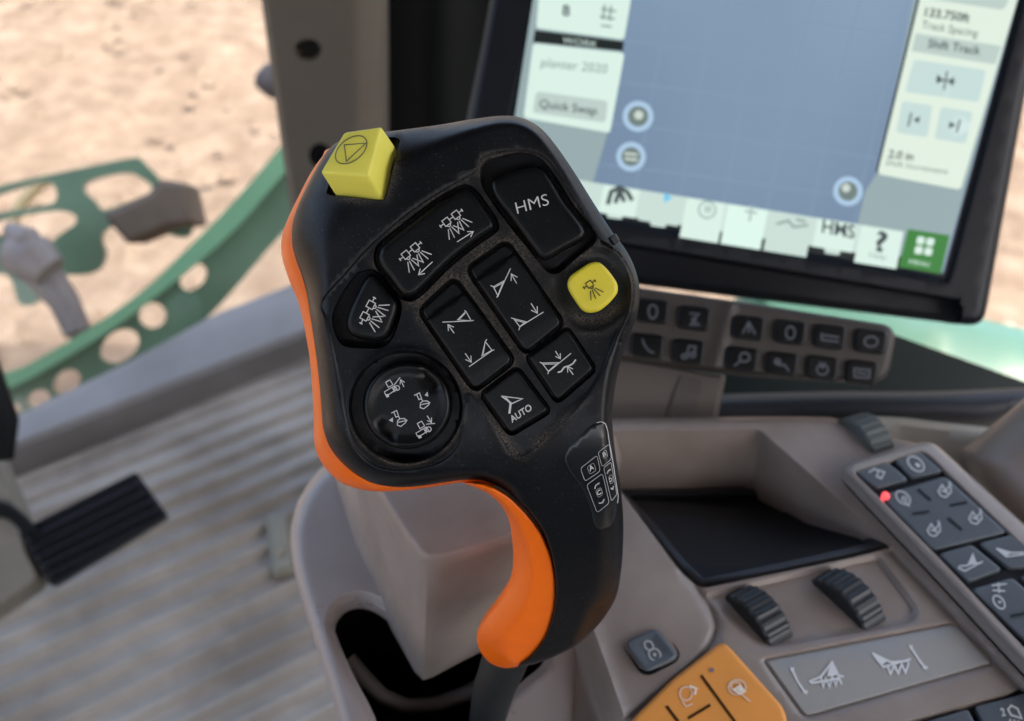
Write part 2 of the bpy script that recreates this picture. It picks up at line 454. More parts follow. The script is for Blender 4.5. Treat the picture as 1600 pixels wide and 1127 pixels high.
# cab floor with ribs parallel to the door sill
FLOOR = level(1.0)
def cab_floor():
    a, b = FLOOR.P([(40, 700), (480, 535)]); e1 = (b-a)/np.linalg.norm(b-a); e2 = np.array([e1[1], -e1[0], 0])  # towards the viewer
    per = .0335; prof = [(0, -.003), (.016, -.003), (.0195, .004), (.0225, .0065), (.0265, .0065), (.0295, .004)]
    V = []; F = []; rows = []
    for i in range(88):
        for (u, z) in prof: rows.append((i*per+u, z))
    for (u, z) in rows:
        t0 = (-1.15-a[0]-e2[0]*u)/e1[0]; t1 = min((1.08-a[0]-e2[0]*u)/e1[0], (1.27-a[1]-e2[1]*u)/e1[1])
        V.append(a + e1*t0 + e2*u + np.array([0, 0, z])); V.append(a + e1*t1 + e2*u + np.array([0, 0, z]))
    for i in range(len(rows)-1): F.append((2*i, 2*i+2, 2*i+3, 2*i+1))
    n = len(V)
    tag(mesh('cab_floor', V, F, M['floor'], None, True, 60), kind='structure')
cab_floor()
# unseen cab roof, sized to block sun and sky and darken reflections
roof = box('unseen_cab_roof', (.0, -.05, .62), (2.5, 3.1, .10), mat('unseen_roof_mat', (.14, .14, .15), .9, .1), bev=.03)
tag(roof, kind='structure')
wallm = mat('unseen_wall_mat', (.06, .058, .055), .8, .2)
tag(box('unseen_rear_wall', (0, -1.45, -.45), (2.4, .06, 1.3), wallm, bev=.01), kind='structure')  # unseen walls, added to block light bouncing in off the field
tag(box('unseen_side_wall', (1.12, -.3, -.72), (.06, 2.3, .66), wallm, bev=.01), kind='structure')

# ================================================================== OUTSIDE THINGS
OUT = Plane((250, 450), 1.75, (.25, -.75, .55))
lad = thing('step_frame', 'long green painted steel rail with round holes along its web, outside the cab floor', 'step frame', tuple(OUT.P([(250, 500)])[0]))
beam = catmull([(475, 190), (437, 231), (385, 292), (331, 350), (275, 405), (219, 457), (150, 506), (90, 543), (31, 575), (-40, 600),
                (-40, 628), (30, 600), (62, 583), (125, 546), (187, 506), (265, 446), (320, 401), (375, 350), (420, 298), (455, 258), (490, 220)], 8)
rail = relief('rail', OUT, beam, mat('sunlit_green_paint', (.125, .285, .165), .5, .4, coat=.1, var=.05, vscale=6), lad, depth=.05, loops=(3,), grid=40)  # sunlight on the rail put into a paler green than the web
web = catmull([(480, 205), (440, 248), (385, 315), (325, 380), (260, 435), (190, 488), (120, 535), (50, 578), (-20, 606), (-20, 665), (60, 665), (130, 640), (240, 570), (300, 520), (350, 470), (410, 400), (490, 300)], 8)
OUTW = Plane((250, 450), 1.78, (.25, -.75, .55))
holes = [circ(302, 433, 24, 17, 20, -.8), circ(238, 493, 21, 20, 20), circ(187, 541, 33, 23, 22, -.6), circ(104, 597, 24, 17, 18, -.6), circ(60, 623, 19, 13, 18, -.4), circ(20, 640, 14, 9, 14, -.3)]
relief('web_plate', OUTW, web, M['green'], lad, depth=.02, loops=(3,), grid=40, holes=holes)
relief('bracket', Plane((285, 478), 1.68, (.25, -.75, .55)), catmull([(270, 462), (300, 455), (315, 480), (300, 505), (268, 508), (258, 485)], 6), M['green'], lad, depth=.03, loops=(3,), grid=30)

up = thing('hitch_bracket', 'green steel bracket with two cut-outs standing left of the long green rail', 'bracket', tuple(OUT.P([(110, 330)])[0]))
FR = Plane((110, 300), 1.95, (.2, -.8, .5))
outl = catmull([(-60, 312), (0, 290), (100, 268), (205, 247), (222, 252), (258, 290), (300, 345), (290, 372), (245, 360), (200, 345), (160, 366),
                (165, 400), (150, 425), (110, 430), (85, 420), (80, 380), (120, 345), (95, 330), (20, 340), (-60, 358)], 6)
relief('frame_plate', FR, outl, M['green'], up, depth=.03, loops=(3,), grid=40, holes=[catmull([(140, 283), (195, 270), (215, 275), (238, 292), (235, 300), (165, 328), (148, 315), (130, 297)], 6), catmull([(-30, 320), (10, 300), (70, 285), (86, 293), (88, 310), (75, 320), (0, 332), (-30, 340)], 6)])
relief('lower_plate', Plane((50, 410), 2.0, (.2, -.8, .5)), catmull([(-60, 375), (0, 368), (30, 350), (15, 400), (45, 430), (60, 470), (30, 475), (10, 430), (-60, 430)], 6), M['green'], up, depth=.03, loops=(3,), grid=40)
blk = Plane((235, 335), 1.9, (.1, -.8, .55))
tag(relief('ballast_block', blk, rpoly([(162, 337), (236, 300), (250, 280), (292, 286), (306, 350), (262, 355), (200, 382)], 6, 4), M['brown'], None,
    lambda X, s: .015*sstep(s, 0, 8), depth=.12, loops=(2, 5, 8), grid=25), 'weathered brown block bolted at the right end of the green bracket', 'block')
q = lambda x, y, d: tuple(rays([(x, y)])[0]*d)
hy = thing('hydraulic_cylinder', 'worn grey steel cylinder with round end fitting, leaning down behind the long green rail', 'cylinder', q(60, 420, 1.85))
tube('barrel', [q(60, 420, 1.86), q(100, 470, 1.86), q(122, 520, 1.86)], [.032, .026, .024], M['steel'], hy)
tube('end_fitting', [q(20, 395, 1.84), q(55, 405, 1.83), q(78, 425, 1.83)], [.032, .042, .03], M['steel'], hy)
tube('pin', [q(15, 360, 1.84), q(45, 375, 1.82), q(58, 385, 1.82)], [.014, .022, .014], M['steel'], hy)
tube('rod', [q(122, 515, 1.87), q(135, 560, 1.87)], .017, M['steel'], hy)
tag(tube('hose', [q(20, 345, 2.1), q(35, 315, 2.1), q(60, 290, 2.1), q(75, 278, 2.1)], .012, M['tick']), 'yellowish hose behind the left cut-out of the green bracket', 'hose')
tag(tube('mirror_housing', [q(398, 133, 2.2), q(405, 130, 2.2), q(420, 127, 2.2), q(460, 124, 2.2)], [.003, .02, .035, .04], M['grey_rock']), 'small dark pointed housing poking out left of the cab post', 'housing')
# right: bonnet beyond the monitor
HD = Plane((1560, 550), 1.3, (.05, -.55, .85))
tag(relief('engine_bonnet', HD, catmull([(1180, 430), (1400, 468), (1540, 500), (1620, 520), (1760, 560), (1760, 700), (1600, 640), (1400, 560), (1200, 500)], 12), M['hood'], None,
    lambda X, s: -.02*(1-sstep(s, 0, 25)), depth=.2, loops=(4, 10, 20), grid=50), 'pale green glossy tractor bonnet seen under the monitor corner', 'bonnet')

# ================================================================== CAB FRAME
PO = Plane((500, 150), 1.05, (0, -1, .15))
post = thing('cab_post', 'grey-brown plastic covered cab post with a round hole, left of the monitor', 'post', tuple(PO.P([(510, 340)])[0]))
po = rpoly([(400, -60), (596, -60), (604, 900), (553, 900), (478, 505)], 3, 8)
relief('post_cover', PO, po, M['post'], post, lambda X, s: .022*(sstep(X[:, 0], 590, 552)*1.0) + .010*sstep(s, 0, 9), depth=.06, loops=(2, 5, 9), grid=16,
       holes=[circ(481, 78, 21, 17, 24)], feats=[(rpoly([(540, -90), (900, -90), (900, 700), (545, 700)], 2, 8), (0, 5))])
relief('socket', PO, circ(481, 78, 27, 23, 24), M['pit'], post, lambda X, s: np.full(len(X), -.03), depth=.05, loops=(3,), grid=30)
relief('recess_plug', PO, circ(500, 243, 17, 19, 24), M['pit'], post, lambda X, s: np.full(len(X), .0325), depth=-.030, loops=(3,), grid=30)
DJ = Plane((680, 100), 1.15, (0, -1, .15))
dj = relief('door_pillar', DJ, rpoly([(585, -80), (900, -80), (860, 880), (600, 880)], 3, 12), M['rubber'], None,
    lambda X, s: .02*np.exp(-((X[:, 0]-685)/45)**2), depth=.08, loops=(3,), grid=18)
tag(dj, 'black rubber trimmed pillar between the grey-brown post and the monitor', 'pillar')
SL = level(.955)
sl = relief('door_sill', SL, rpoly([(-60, 690), (19, 653), (200, 566), (337, 491), (453, 446), (560, 397), (560, 497), (478, 524), (312, 589), (250, 613), (37, 697), (-60, 742)], 5, 8), M['sill'], None,
    lambda X, s: -.006*(1-sstep(s, 0, 10)), depth=.07, loops=(2, 5, 10), grid=25)
tag(sl, 'grey-blue painted sill along the far edge of the ribbed floor', 'sill')
tag(tube('sill_corner', [q(-45, 500, 1.0), q(-16, 600, 1.0), q(-3, 660, 1.0), q(4, 720, 1.0)], [.012, .014, .018, .01], M['rubber']), 'black rubber seal at the left end of the grey-blue sill', 'seal')
# steering column foot with arc, left edge
COL = Plane((0, 850), 1.1, (.25, -.55, .8))
cf = thing('column_foot', 'cream moulded foot of the steering column at the left edge', 'column foot', tuple(COL.P([(0, 850)])[0]))
relief('foot_cover', COL, catmull([(-80, 700), (0, 712), (22, 745), (42, 790), (55, 850), (75, 905), (40, 940), (-20, 975), (-80, 980)], 6), M['foot'], cf, lambda X, s: -.02*(1-sstep(s, 0, 20))+.0, depth=.03, loops=(3, 8, 14, 20), grid=25)
relief('arc_trim', COL, catmull([(-40, 785), (0, 783), (25, 793), (48, 815), (58, 832), (40, 838), (20, 818), (0, 808), (-40, 806)], 4), M['rubber'], cf, lambda X, s: .012-.004*(1-sstep(s, 0, 6)), depth=.01, loops=(2, 5), grid=25)
# pedal
PD = Plane((145, 825), 1.12, (.2, -.55, .81))
pd = thing('foot_pedal', 'black ribbed rubber foot pedal above the ribbed floor', 'pedal', tuple(PD.P([(145, 825)])[0]))
a_, b_ = np.array([30, 832.]), np.array([213, 740.]); dirp = (b_-a_)/np.linalg.norm(b_-a_); nrm = np.array([-dirp[1], dirp[0]])
relief('pedal_pad', PD, rpoly([(28, 830), (213, 737), (263, 806), (80, 918)], 8, 4), M['liner'], pd,
       lambda X, s: .003*np.cos(((X-a_) @ nrm)/16.2*2*np.pi)*sstep(s, 3, 8), depth=.02, loops=(2, 5), grid=4)
tube('pedal_arm', [q(120, 850, 1.15), q(40, 870, 1.25), q(-60, 900, 1.3)], .012, M['pit'], pd)
tag(relief('floor_clip', level(.985), rpoly([(415, 805), (452, 800), (462, 890), (425, 900)], 8, 4), mat('beige_clip', (.20, .185, .14), .6, .3), None, lambda X, s: -.006*(1-sstep(s, 0, 8))-.006*np.exp(-(((X[:, 0]-443)/6)**2+((X[:, 1]-868)/8)**2)), depth=.014, loops=(3, 8), grid=5),
    'small beige clip on the ribbed floor beside the console', 'clip')

# ================================================================== PANEL BEHIND, RIGHT
BK = Plane((1300, 600), .66, (.0, -.5, .86))
bk = thing('side_wall_trim', 'dark rubber trim and rail along the cab wall behind the console', 'trim', tuple(BK.P([(1300, 620)])[0]))
relief('dark_panel', Plane((1300, 600), .72, (.0, -.6, .8)), rpoly([(880, 470), (1000, 470), (1395, 522), (1600, 596), (1720, 640), (1720, 720), (1300, 700), (880, 700)], 6, 10), mat('dark_green_trim', (.008, .016, .015), .5, .3), bk, depth=.02, loops=(3,), grid=60)
relief('rail', Plane((1300, 640), .62, (0, -.6, .8)), catmull([(1040, 622), (1130, 616), (1300, 612), (1450, 612), (1600, 606), (1740, 600), (1740, 640), (1610, 648), (1540, 664), (1460, 664), (1300, 668), (1100, 672), (1040, 668)], 8),
       mat('slate_rail', (.022, .025, .032), .55, .35), bk, lambda X, s: -.02*(1-np.sqrt(np.clip(1-(1-np.clip(s/26, 0, 1))**2, 0, 1))), depth=.03, loops=(1, 3, 6, 10, 16, 24), grid=14)
tr = relief('wall_ledge', Plane((1450, 690), .56, (0, -.35, .93)), catmull([(1340, 655), (1400, 652), (1470, 660), (1550, 668), (1620, 672), (1700, 720), (1700, 900), (1560, 800), (1440, 720), (1360, 690)], 8), M['cream'], None,
    lambda X, s: -.008*(1-sstep(s, 0, 14)), depth=.03, loops=(2, 6, 12), grid=20)
tag(tr, 'cream ledge catching light between the dark rail and the side keypad', 'ledge')
cu = relief('seat_cushion', Plane((1620, 720), .50, (-.5, -.4, .75)), catmull([(1700, 560), (1630, 600), (1580, 640), (1520, 690), (1500, 712), (1530, 760), (1600, 850), (1700, 980)], 8), M['tan'], None,
    lambda X, s: -.03*(1-np.sqrt(np.clip(1-(1-np.clip(s/70, 0, 1))**2, 0, 1))), depth=.05, loops=(1, 4, 9, 16, 26, 40, 60), grid=25)
tag(cu, 'rounded grey-brown armrest cushion at the right edge behind the keypad', 'cushion')

# ================================================================== MONITOR
MN = Plane((1200, 250), .62, (-.04, -.80, .60))
mon = thing('display_monitor', 'black framed touch screen display showing a blue map and pale menus', 'monitor', tuple(MN.P([(1150, 480)])[0]))
hs = rpoly([(783, -90), (1652, -90), (1600, 160), (1537, 511), (1200, 470), (960, 440), (690, 400)], [20, 20, 5, 26, 5, 5, 30], 8)
scr = np.array([(857, -90), (845, 0), (800, 215), (778, 312), (920, 332), (1473, 431), (1590, 0), (1614, -90)])
bez_in = rpoly([(850, -90), (842, 0), (797, 215), (775, 316), (920, 336), (1000, 352), (1478, 436), (1594, 0), (1620, -90)], 2, 8)
def hb(X, s):
    w = -.010*(1-np.sqrt(np.clip(1-(1-np.clip(s/14, 0, 1))**2, 0, 1)))
    # ledge below the screen: the lower bezel steps back
    yl = 372 + (X[:, 0]-990)*.168 + 8
    w = w - .014*sstep(X[:, 1]-yl, 0, 9)*(X[:, 0] < 1500) - .003*sstep(-sdf(X, bez_in), 10, 0)
    return w
ledge = rpoly([(700, 330), (990, 383), (1490, 467), (1560, 480), (1500, 700), (700, 700)], 3, 6)
relief('housing', MN, hs, M['bezel'], mon, hb, depth=.035, loops=(1, 3, 6, 10, 14), grid=16, feats=[(bez_in, (-10, -5, 0)), (ledge, (-2, 2, 6, 10))])
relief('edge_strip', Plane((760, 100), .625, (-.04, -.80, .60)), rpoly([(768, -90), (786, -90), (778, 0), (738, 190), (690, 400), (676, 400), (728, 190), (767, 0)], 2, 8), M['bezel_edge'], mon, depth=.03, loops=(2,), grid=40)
def sq(n, P, c, w, par, s=1.0, r=0):
    P = rpoly(P, r, 6) if r else np.array(P, float)
    return relief(n, MN, P, c if isinstance(c, bpy.types.Material) else glow(n + '_glow', c, s), par, lambda X, ss: np.full(len(X), w), depth=-w+.0004, loops=(), grid=500)
# map: blue with faint lines of light and a paler lower part, as displayed
def mapmat():
    m = bpy.data.materials.new('map_display'); m.use_nodes = True; N = m.node_tree.nodes; L = m.node_tree.links
    b = N['Principled BSDF']; b.inputs['Base Color'].default_value = (.01, .01, .01, 1); b.inputs['Roughness'].default_value = .3
    tc = N.new('ShaderNodeTexCoord'); n = N.new('ShaderNodeTexNoise'); n.inputs['Scale'].default_value = 5; n.inputs['Detail'].default_value = 1; L.new(tc.outputs['Object'], n.inputs[0])
    r = N.new('ShaderNodeValToRGB'); r.color_ramp.elements[0].position = .3; r.color_ramp.elements[0].color = (.080, .118, .170, 1)
    r.color_ramp.elements[1].position = .7; r.color_ramp.elements[1].color = (.120, .172, .235, 1); L.new(n.outputs[0], r.inputs[0])
    L.new(r.outputs[0], b.inputs['Emission Color']); b.inputs['Emission Strength'].default_value = .43; return m
w0 = .0001 - .0
screen = relief('screen', MN, scr, mapmat(), mon, lambda X, s: np.full(len(X), .0006), depth=.0004, loops=(), grid=500)
tag(screen, 'lit blue map with pale side panels')
# faint grid
gl = []
for k in range(-1, 8):
    gl.append([(985+k*75, -60), (950+k*72, 130), (915+k*70, 345)])
for k in range(0, 6):
    y = -10+k*66; gl.append([(800, y-14), (1100, y+22), (1520, y+80)])
g = ribbons('map_grid', MN, [], 3, None, screen, .0008) if False else None
inmap = np.array([(985, -60), (1437, -60), (1440, 0), (1372, 268), (1365, 330), (1340, 350), (925, 290), (950, 205)])
gs = []
for P in gl:
    Q = resample(np.array(P, float), 6, False); ok = inside(Q, inmap); cur = []
    for p, o_ in zip(Q, ok):
        if o_: cur.append(p)
        elif len(cur) > 2: gs.append(cur); cur = []
        else: cur = []
    if len(cur) > 2: gs.append(cur)
ribbons('map_grid', MN, gs, 2.2, glow('grid_glow', (.155, .228, .315), 1), screen, .0008)
WHT = (.50, .62, .56); MID = (.36, .44, .41); DK = (.05, .065, .07)
white = glow('panel_white', WHT, 1); mid = glow('panel_mid', MID, 1); dkg = glow('panel_text', DK, 1); lt = glow('tile_grey', (.42, .52, .48), 1)
warm = glow('panel_warm', (.53, .61, .53), 1); bluish = glow('panel_blue', (.40, .51, .49), 1); gre = glow('side_grey', (.22, .29, .30), 1)
dark_bar = glow('dark_bar', (.010, .014, .014), 1)
sq('side_area', [(842, -60), (985, -60), (978, 30), (950, 205), (925, 290), (900, 325), (790, 305), (780, 300), (800, 210)], gre, .0010, screen)
sq('menu_panel', [(846, -60), (990, -60), (985, 5), (975, 62), (838, 44)], white, .0014, screen, r=3)
sq('title_bar', [(836, 47), (975, 65), (973, 80), (833, 66)], dark_bar, .0014, screen)
text('title_text', MN, 'WORK', (878, 67), (932, 74), (2, -9), lt, screen, .0017)
sq('menu_panel', [(833, 68), (976, 83), (953, 208), (818, 184)], white, .0014, screen, r=4)
sq('menu_key', [(838, 143), (950, 158), (946, 192), (832, 176)], mid, .0018, screen, r=4)
text('key_text', MN, 'Quick Swap', (842, 168), (932, 180), (2, -13), dkg, screen, .0021, .01)
text('name_text', MN, 'planter 2020', (845, 104), (948, 115), (2, -14), glow('text_soft', (.16, .21, .2), 1), screen, .0018)
text('digit_text', MN, '8', (878, 24), (890, 26), (1, -17), dkg, screen, .0018, .02)
ribbons('chart_symbol', MN, [[(940, 14), (962, 18)], [(945, 8), (942, 30)], [(955, 10), (952, 32)], [(938, 26), (960, 30)], [(940, 40), (955, 42)]], 3, glow('text_soft2', (.16, .21, .2), 1), screen, .0018)
# right panel
sq('side_area', [(1440, -60), (1606, -60), (1590, 0), (1472, 424), (1418, 415), (1340, 350), (1352, 300), (1372, 268)], gre, .0010, screen)
sq('edge_line', [(1437, -60), (1444, -60), (1436, 3), (1373, 270), (1368, 269), (1432, 3)], dark_bar, .0012, screen)
sq('menu_panel', [(1446, -60), (1606, -60), (1588, 5), (1501, 297), (1371, 272), (1437, 0)], warm, .0014, screen, r=5)
sq('menu_key', [(1456, -60), (1586, -60), (1575, 4), (1568, 16), (1448, -2)], mid, .0018, screen, r=5)
text('spacing_value', MN, '133.750ft', (1444, 25), (1514, 35), (3, -13), dkg, screen, .0018, .025)
text('spacing_text', MN, 'Track Spacing', (1439, 44), (1527, 58), (3, -12), dkg, screen, .0018)
sq('header_bar', [(1431, 52), (1565, 72), (1555, 101), (1424, 80)], mid, .0017, screen)
text('header_text', MN, 'Shift Track', (1449, 74), (1531, 86), (3, -13), dkg, screen, .0020, .015)
sq('menu_key', [(1428, 93), (1541, 110), (1529, 160), (1414, 144)], bluish, .0018, screen, r=3)
sq('menu_key', [(1410, 158), (1457, 165), (1449, 215), (1400, 207)], bluish, .0018, screen, r=3)
sq('menu_key', [(1470, 167), (1520, 175), (1509, 225), (1460, 217)], bluish, .0018, screen, r=3)
ribbons('centre_symbol', MN, [[(1480, 112), (1475, 140)], [(1463, 123), (1476, 126)], [(1492, 128), (1480, 126)]], 2.6, dkg, screen, .0021, fills=[[(1465, 116), (1474, 126), (1463, 131)], [(1491, 120), (1481, 127), (1489, 135)]])
ribbons('left_symbol', MN, [[(1424, 177), (1419, 197)]], 2.8, dkg, screen, .0021, fills=[[(1438, 182), (1427, 187), (1435, 193)]])
ribbons('right_symbol', MN, [[(1500, 188), (1495, 206)]], 2.8, dkg, screen, .0021, fills=[[(1484, 190), (1494, 196), (1482, 201)]])
text('step_value', MN, '2.0 in', (1387, 246), (1426, 251), (3, -12), dkg, screen, .0018, .02)
text('step_text', MN, 'Shift Increment', (1383, 258), (1480, 273), (3, -9), glow('text_soft3', (.14, .18, .17), 1), screen, .0018)
# map controls
def orb(cx, cy, r, kind):
    ring = glow('orb_ring', (.30, .42, .55), 1); cen = glow('orb_centre', (.12, .16, .15), 1); hi = glow('orb_light', (.42, .48, .44), 1)
    o = relief('map_control', MN, circ(cx, cy, r+8, r+8), ring, screen, lambda X, s: np.full(len(X), .0014), depth=-.0010, loops=(), grid=500)
    b = len(bpy.data.objects)
    fills = [circ(cx, cy, r, r, 32)]
    ribbons('control_face', MN, [], 2, cen, screen, .0018, fills=fills)
    if kind == 0: ribbons('control_symbol', MN, [], 2, hi, screen, .0021, fills=[circ(cx+1, cy-2, r*.45, r*.45, 20)])
    if kind == 1: ribbons('control_symbol', MN, [[(cx-r*.6, cy-5), (cx+r*.6, cy-3)], [(cx-r*.6, cy+3), (cx+r*.6, cy+5)]], 4, hi, screen, .0021)
    if kind == 2: ribbons('control_symbol', MN, [], 2, hi, screen, .0021, fills=[circ(cx-3, cy-5, r*.45, r*.45, 20)])
orb(997, 182, 16, 0); orb(986, 245, 15, 1); orb(1325, 299, 15, 2)
# bottom bar
sq('bar_underlay', [(770, 296), (880, 310), (1330, 388), (1404, 400), (1478, 429), (1476, 433), (1200, 383), (920, 334), (776, 314)], dark_bar, .0011, screen)  # dark strip covering the map blue below the toolbar
def tile(x0, x1, h_, c):                        # tiles hang from the slanted bar top
    f = lambda x, y: (x - y*.2, 285 + (x-925)*.159 + y)
    return sq('bar_tile', [f(x0, 0), f(x1, 0), f(x1, h_), f(x0, h_)], c, .0016, screen)
sq('toolbar', [(880, 277), (925, 285), (1412, 362), (1402, 404), (1330, 394), (1200, 374), (880, 322)], lt, .0013, screen)
tile(944, 1000, 44, white); tile(1006, 1068, 46, lt); tile(1074, 1134, 62, white); tile(1138, 1200, 62, glow('tile_bright', (.52, .66, .60), 1)); tile(1205, 1272, 62, lt); tile(1278, 1340, 44, white); tile(1346, 1412, 58, white)
sq('menu_tile', [(1419, 358), (1484, 368), (1470, 428), (1404, 417)], (.035, .16, .035), .0019, screen)
ribbons('menu_symbol', MN, [], 2, white, screen, .0022, fills=[rpoly([(1434+dx-dy*.2, 369+dy+dx*.15), (1446+dx-dy*.2, 371+dy+dx*.15), (1443+dx-dy*.2, 383+dy+dx*.15), (1431+dx-dy*.2, 381+dy+dx*.15)], 3, 2) for dx in (0, 15) for dy in (0, 15)])
text('menu_text', MN, 'MENU', (1420, 412), (1452, 417), (1, -7), white, screen, .0022)
text('bar_text', MN, 'HMS', (1284, 363), (1335, 373), (2, -20), dkg, screen, .0022, .02)
text('bar_text', MN, '?', (1366, 391), (1384, 394), (4, -30), dkg, screen, .0022, .03)
text('bar_text', MN, 'Help', (1358, 402), (1384, 406), (1, -8), glow('text_soft4', (.2, .26, .24), 1), screen, .0022)
ribbons('bar_symbol', MN, [circ(1105, 328, 13, 13, 24).tolist()+[circ(1105, 328, 13, 13, 24)[0].tolist()], circ(1106, 327, 4, 4, 12).tolist()+[circ(1106, 327, 4, 4, 12)[0].tolist()]], 3, glow('text_soft5', (.25, .33, .31), 1), screen, .0022)
ribbons('bar_symbol', MN, [[(950, 318), (955, 300), (968, 293), (980, 300), (987, 312)], [(962, 316), (968, 298)], [(975, 314), (968, 298)]], 7, dkg, screen, .0022)
ribbons('bar_symbol', MN, [[(1175, 322), (1171, 345)], [(1165, 330), (1182, 333)]], 4, glow('text_soft6', (.3, .38, .36), 1), screen, .0022)
ribbons('bar_symbol', MN, [[(1214, 350), (1232, 345), (1240, 355), (1262, 352)], [(1245, 343), (1258, 346)]], 4, glow('text_soft7', (.2, .26, .25), 1), screen, .0022)
ribbons('bar_symbol', MN, [], 4, glow('cyan_mark', (.12, .42, .62), 1), screen, .0023, fills=[[(1037, 301), (1051, 309), (1038, 317)]])
for x, y in ((962, 337), (1030, 350), (1302, 393)):
    sq('bar_tab', [(x-14, y-6), (x+12, y-2), (x+9, y+6), (x-13, y+3)], lt, .0015, screen)

# ================================================================== SWITCH STRIP UNDER THE MONITOR
ST = Plane((1180, 530), .545, (-.02, -.72, .70))
st = thing('switch_strip', 'grey-brown strip with two rows of small black push buttons under the monitor', 'switch panel', tuple(ST.P([(1180, 590)])[0]))
so = rpoly([(900, 438), (960, 444), (1180, 475), (1402, 510), (1386, 598), (1180, 586), (1000, 565), (880, 545)], [5, 5, 5, 26, 26, 5, 5, 5], 4)
stm = mat('strip_plastic', (.045, .038, .034), .5, .4, bump=.2, bscale=700, var=.05, vscale=14)
relief('strip_body', ST, so, stm, st,
       lambda X, s: -.004*(1-np.sqrt(np.clip(1-(1-np.clip(s/9, 0, 1))**2, 0, 1))) + .0015*np.exp(-((X[:, 0]-1128+(X[:, 1]-530)*.25)/9)**2), depth=.02, loops=(1, 3, 6, 9), grid=8)
r1 = [(1020, 487), (1085, 498), (1170, 513), (1235, 520), (1297, 527), (1361, 534)]
r2 = [(1012, 541), (1076, 550), (1160, 562), (1222, 570), (1285, 576), (1347, 583)]
sym = [lambda x, y: [circ(x, y, 8, 12, 16)], lambda x, y: [np.array([(x-8, y-9), (x+8, y-8), (x-4, y+2), (x+8, y+11), (x-7, y+11), (x+3, y)])],
       lambda x, y: [np.array([(x-11, y+9), (x, y-11), (x+11, y+10)]), np.array([(x, y-8), (x, y+8)])], lambda x, y: [circ(x, y, 8, 11, 16)],
       lambda x, y: [np.array([(x-15, y-4), (x+15, y)]), np.array([(x-14, y+5), (x+14, y+8)]), np.array([(x-15, y-7), (x-15, y+5)])], lambda x, y: [circ(x, y, 12, 9, 16)],
       lambda x, y: [np.array([(x-9, y-12), (x-6, y-2), (x+2, y+8), (x+11, y+12)])], lambda x, y: [circ(x-7, y+8, 5, 4, 10), circ(x+7, y+5, 5, 4, 10), np.array([(x-4, y+6), (x+1, y-11), (x+12, y-9), (x+10, y+4)])],
       lambda x, y: [circ(x+4, y-4, 9, 8, 14), np.array([(x-4, y+3), (x-14, y+11)])], lambda x, y: [np.array([(x-12, y-9), (x-4, y+1), (x+4, y), (x+12, y+11)]), circ(x-8, y-5, 5, 5, 10)],
       lambda x, y: [circ(x, y+2, 10, 9, 14), np.array([(x-4, y-11), (x, y), (x+4, y-10)])], lambda x, y: [np.array([(x-14, y-8), (x+14, y-5), (x+13, y+9), (x-14, y+7), (x-14, y-8)]), np.array([(x-9, y-1), (x+9, y+2)])]]
symm = mat('switch_print', (.082, .09, .108), .5, .4)
for i, (x, y) in enumerate(r1+r2):
    o = rpoly([(x-24, y-22), (x+27, y-16), (x+23, y+21), (x-26, y+15)], 10, 3)
    b = button('push_button', ST, o, M['key'], st, .0025, -.002, r=4, rh=.0012, grid=14)
    P = [p.tolist() + ([p[0].tolist()] if len(p) > 8 else []) for p in sym[i](x, y)]
    P = [[(x+(a-x)*.88, y+(b_-y)*.88) for a, b_ in p] for p in P]
    ribbons('symbol', ST, P, 2.9, symm, b, .0028)
SB = Plane((1060, 610), .56, (0, -.6, .8))
sbm = relief('strip_bracket', SB, rpoly([(900, 545), (1000, 560), (1135, 585), (1120, 660), (1100, 700), (900, 700)], 4, 8), mat('bracket_plastic', (.12, .102, .09), .5, .35), st, lambda X, s: -.004*(1-sstep(s, 0, 8)), depth=.02, loops=(3, 8), grid=20)
relief('bracket_gap', SB, rpoly([(1062, 588), (1098, 592), (1078, 690), (1030, 690)], 3, 6), M['tan_dark'], st, lambda X, s: np.full(len(X), .0008), depth=-.0004, loops=(), grid=100)

# ================================================================== ARMREST CONSOLE
DK_ = level(.365)
con = thing('armrest_console', 'grey-brown moulded armrest console carrying keypads, thumb wheels and a storage tray', 'console', tuple(DK_.P([(1150, 980)])[0]))
deck = rpoly([(905, 655), (1190, 651), (1305, 652), (1345, 672), (1460, 700), (1560, 790), (1720, 930), (1760, 1260), (740, 1260), (768, 1160), (776, 1092), (850, 1045), (870, 950), (880, 800)],
             [10, 10, 20, 14, 14, 10, 20, 5, 5, 10, 30, 20, 20, 20], 5)
tray = rpoly([(915, 674), (1187, 671), (1396, 855), (1330, 872), (1094, 921), (1062, 893), (972, 770), (930, 740)], [6, 8, 8, 4, 16, 16, 6, 6], 4)
wheelzone = rpoly([(1100, 930), (1372, 868), (1436, 955), (1424, 975), (1200, 1012), (1178, 1004)], [14, 12, 26, 20, 20, 14], 4)
gp = rpoly([(1189, 1030), (1492, 971), (1556, 1038), (1256, 1124)], [8, 14, 14, 14], 4)
divl = np.array([(905, 955), (922, 985), (945, 1050), (972, 1127), (1000, 1230)], float)
padline = catmull([(1068, 893), (1100, 935), (1116, 965), (1117, 990), (1095, 1028), (1040, 1075), (985, 1122), (930, 1170)], 4, False)
step2 = np.array([(1130, 940), (1180, 1010), (1290, 1150), (1350, 1240)], float)
keyline = np.array([(1392, 862), (1500, 975), (1620, 1105), (1720, 1210)], float)
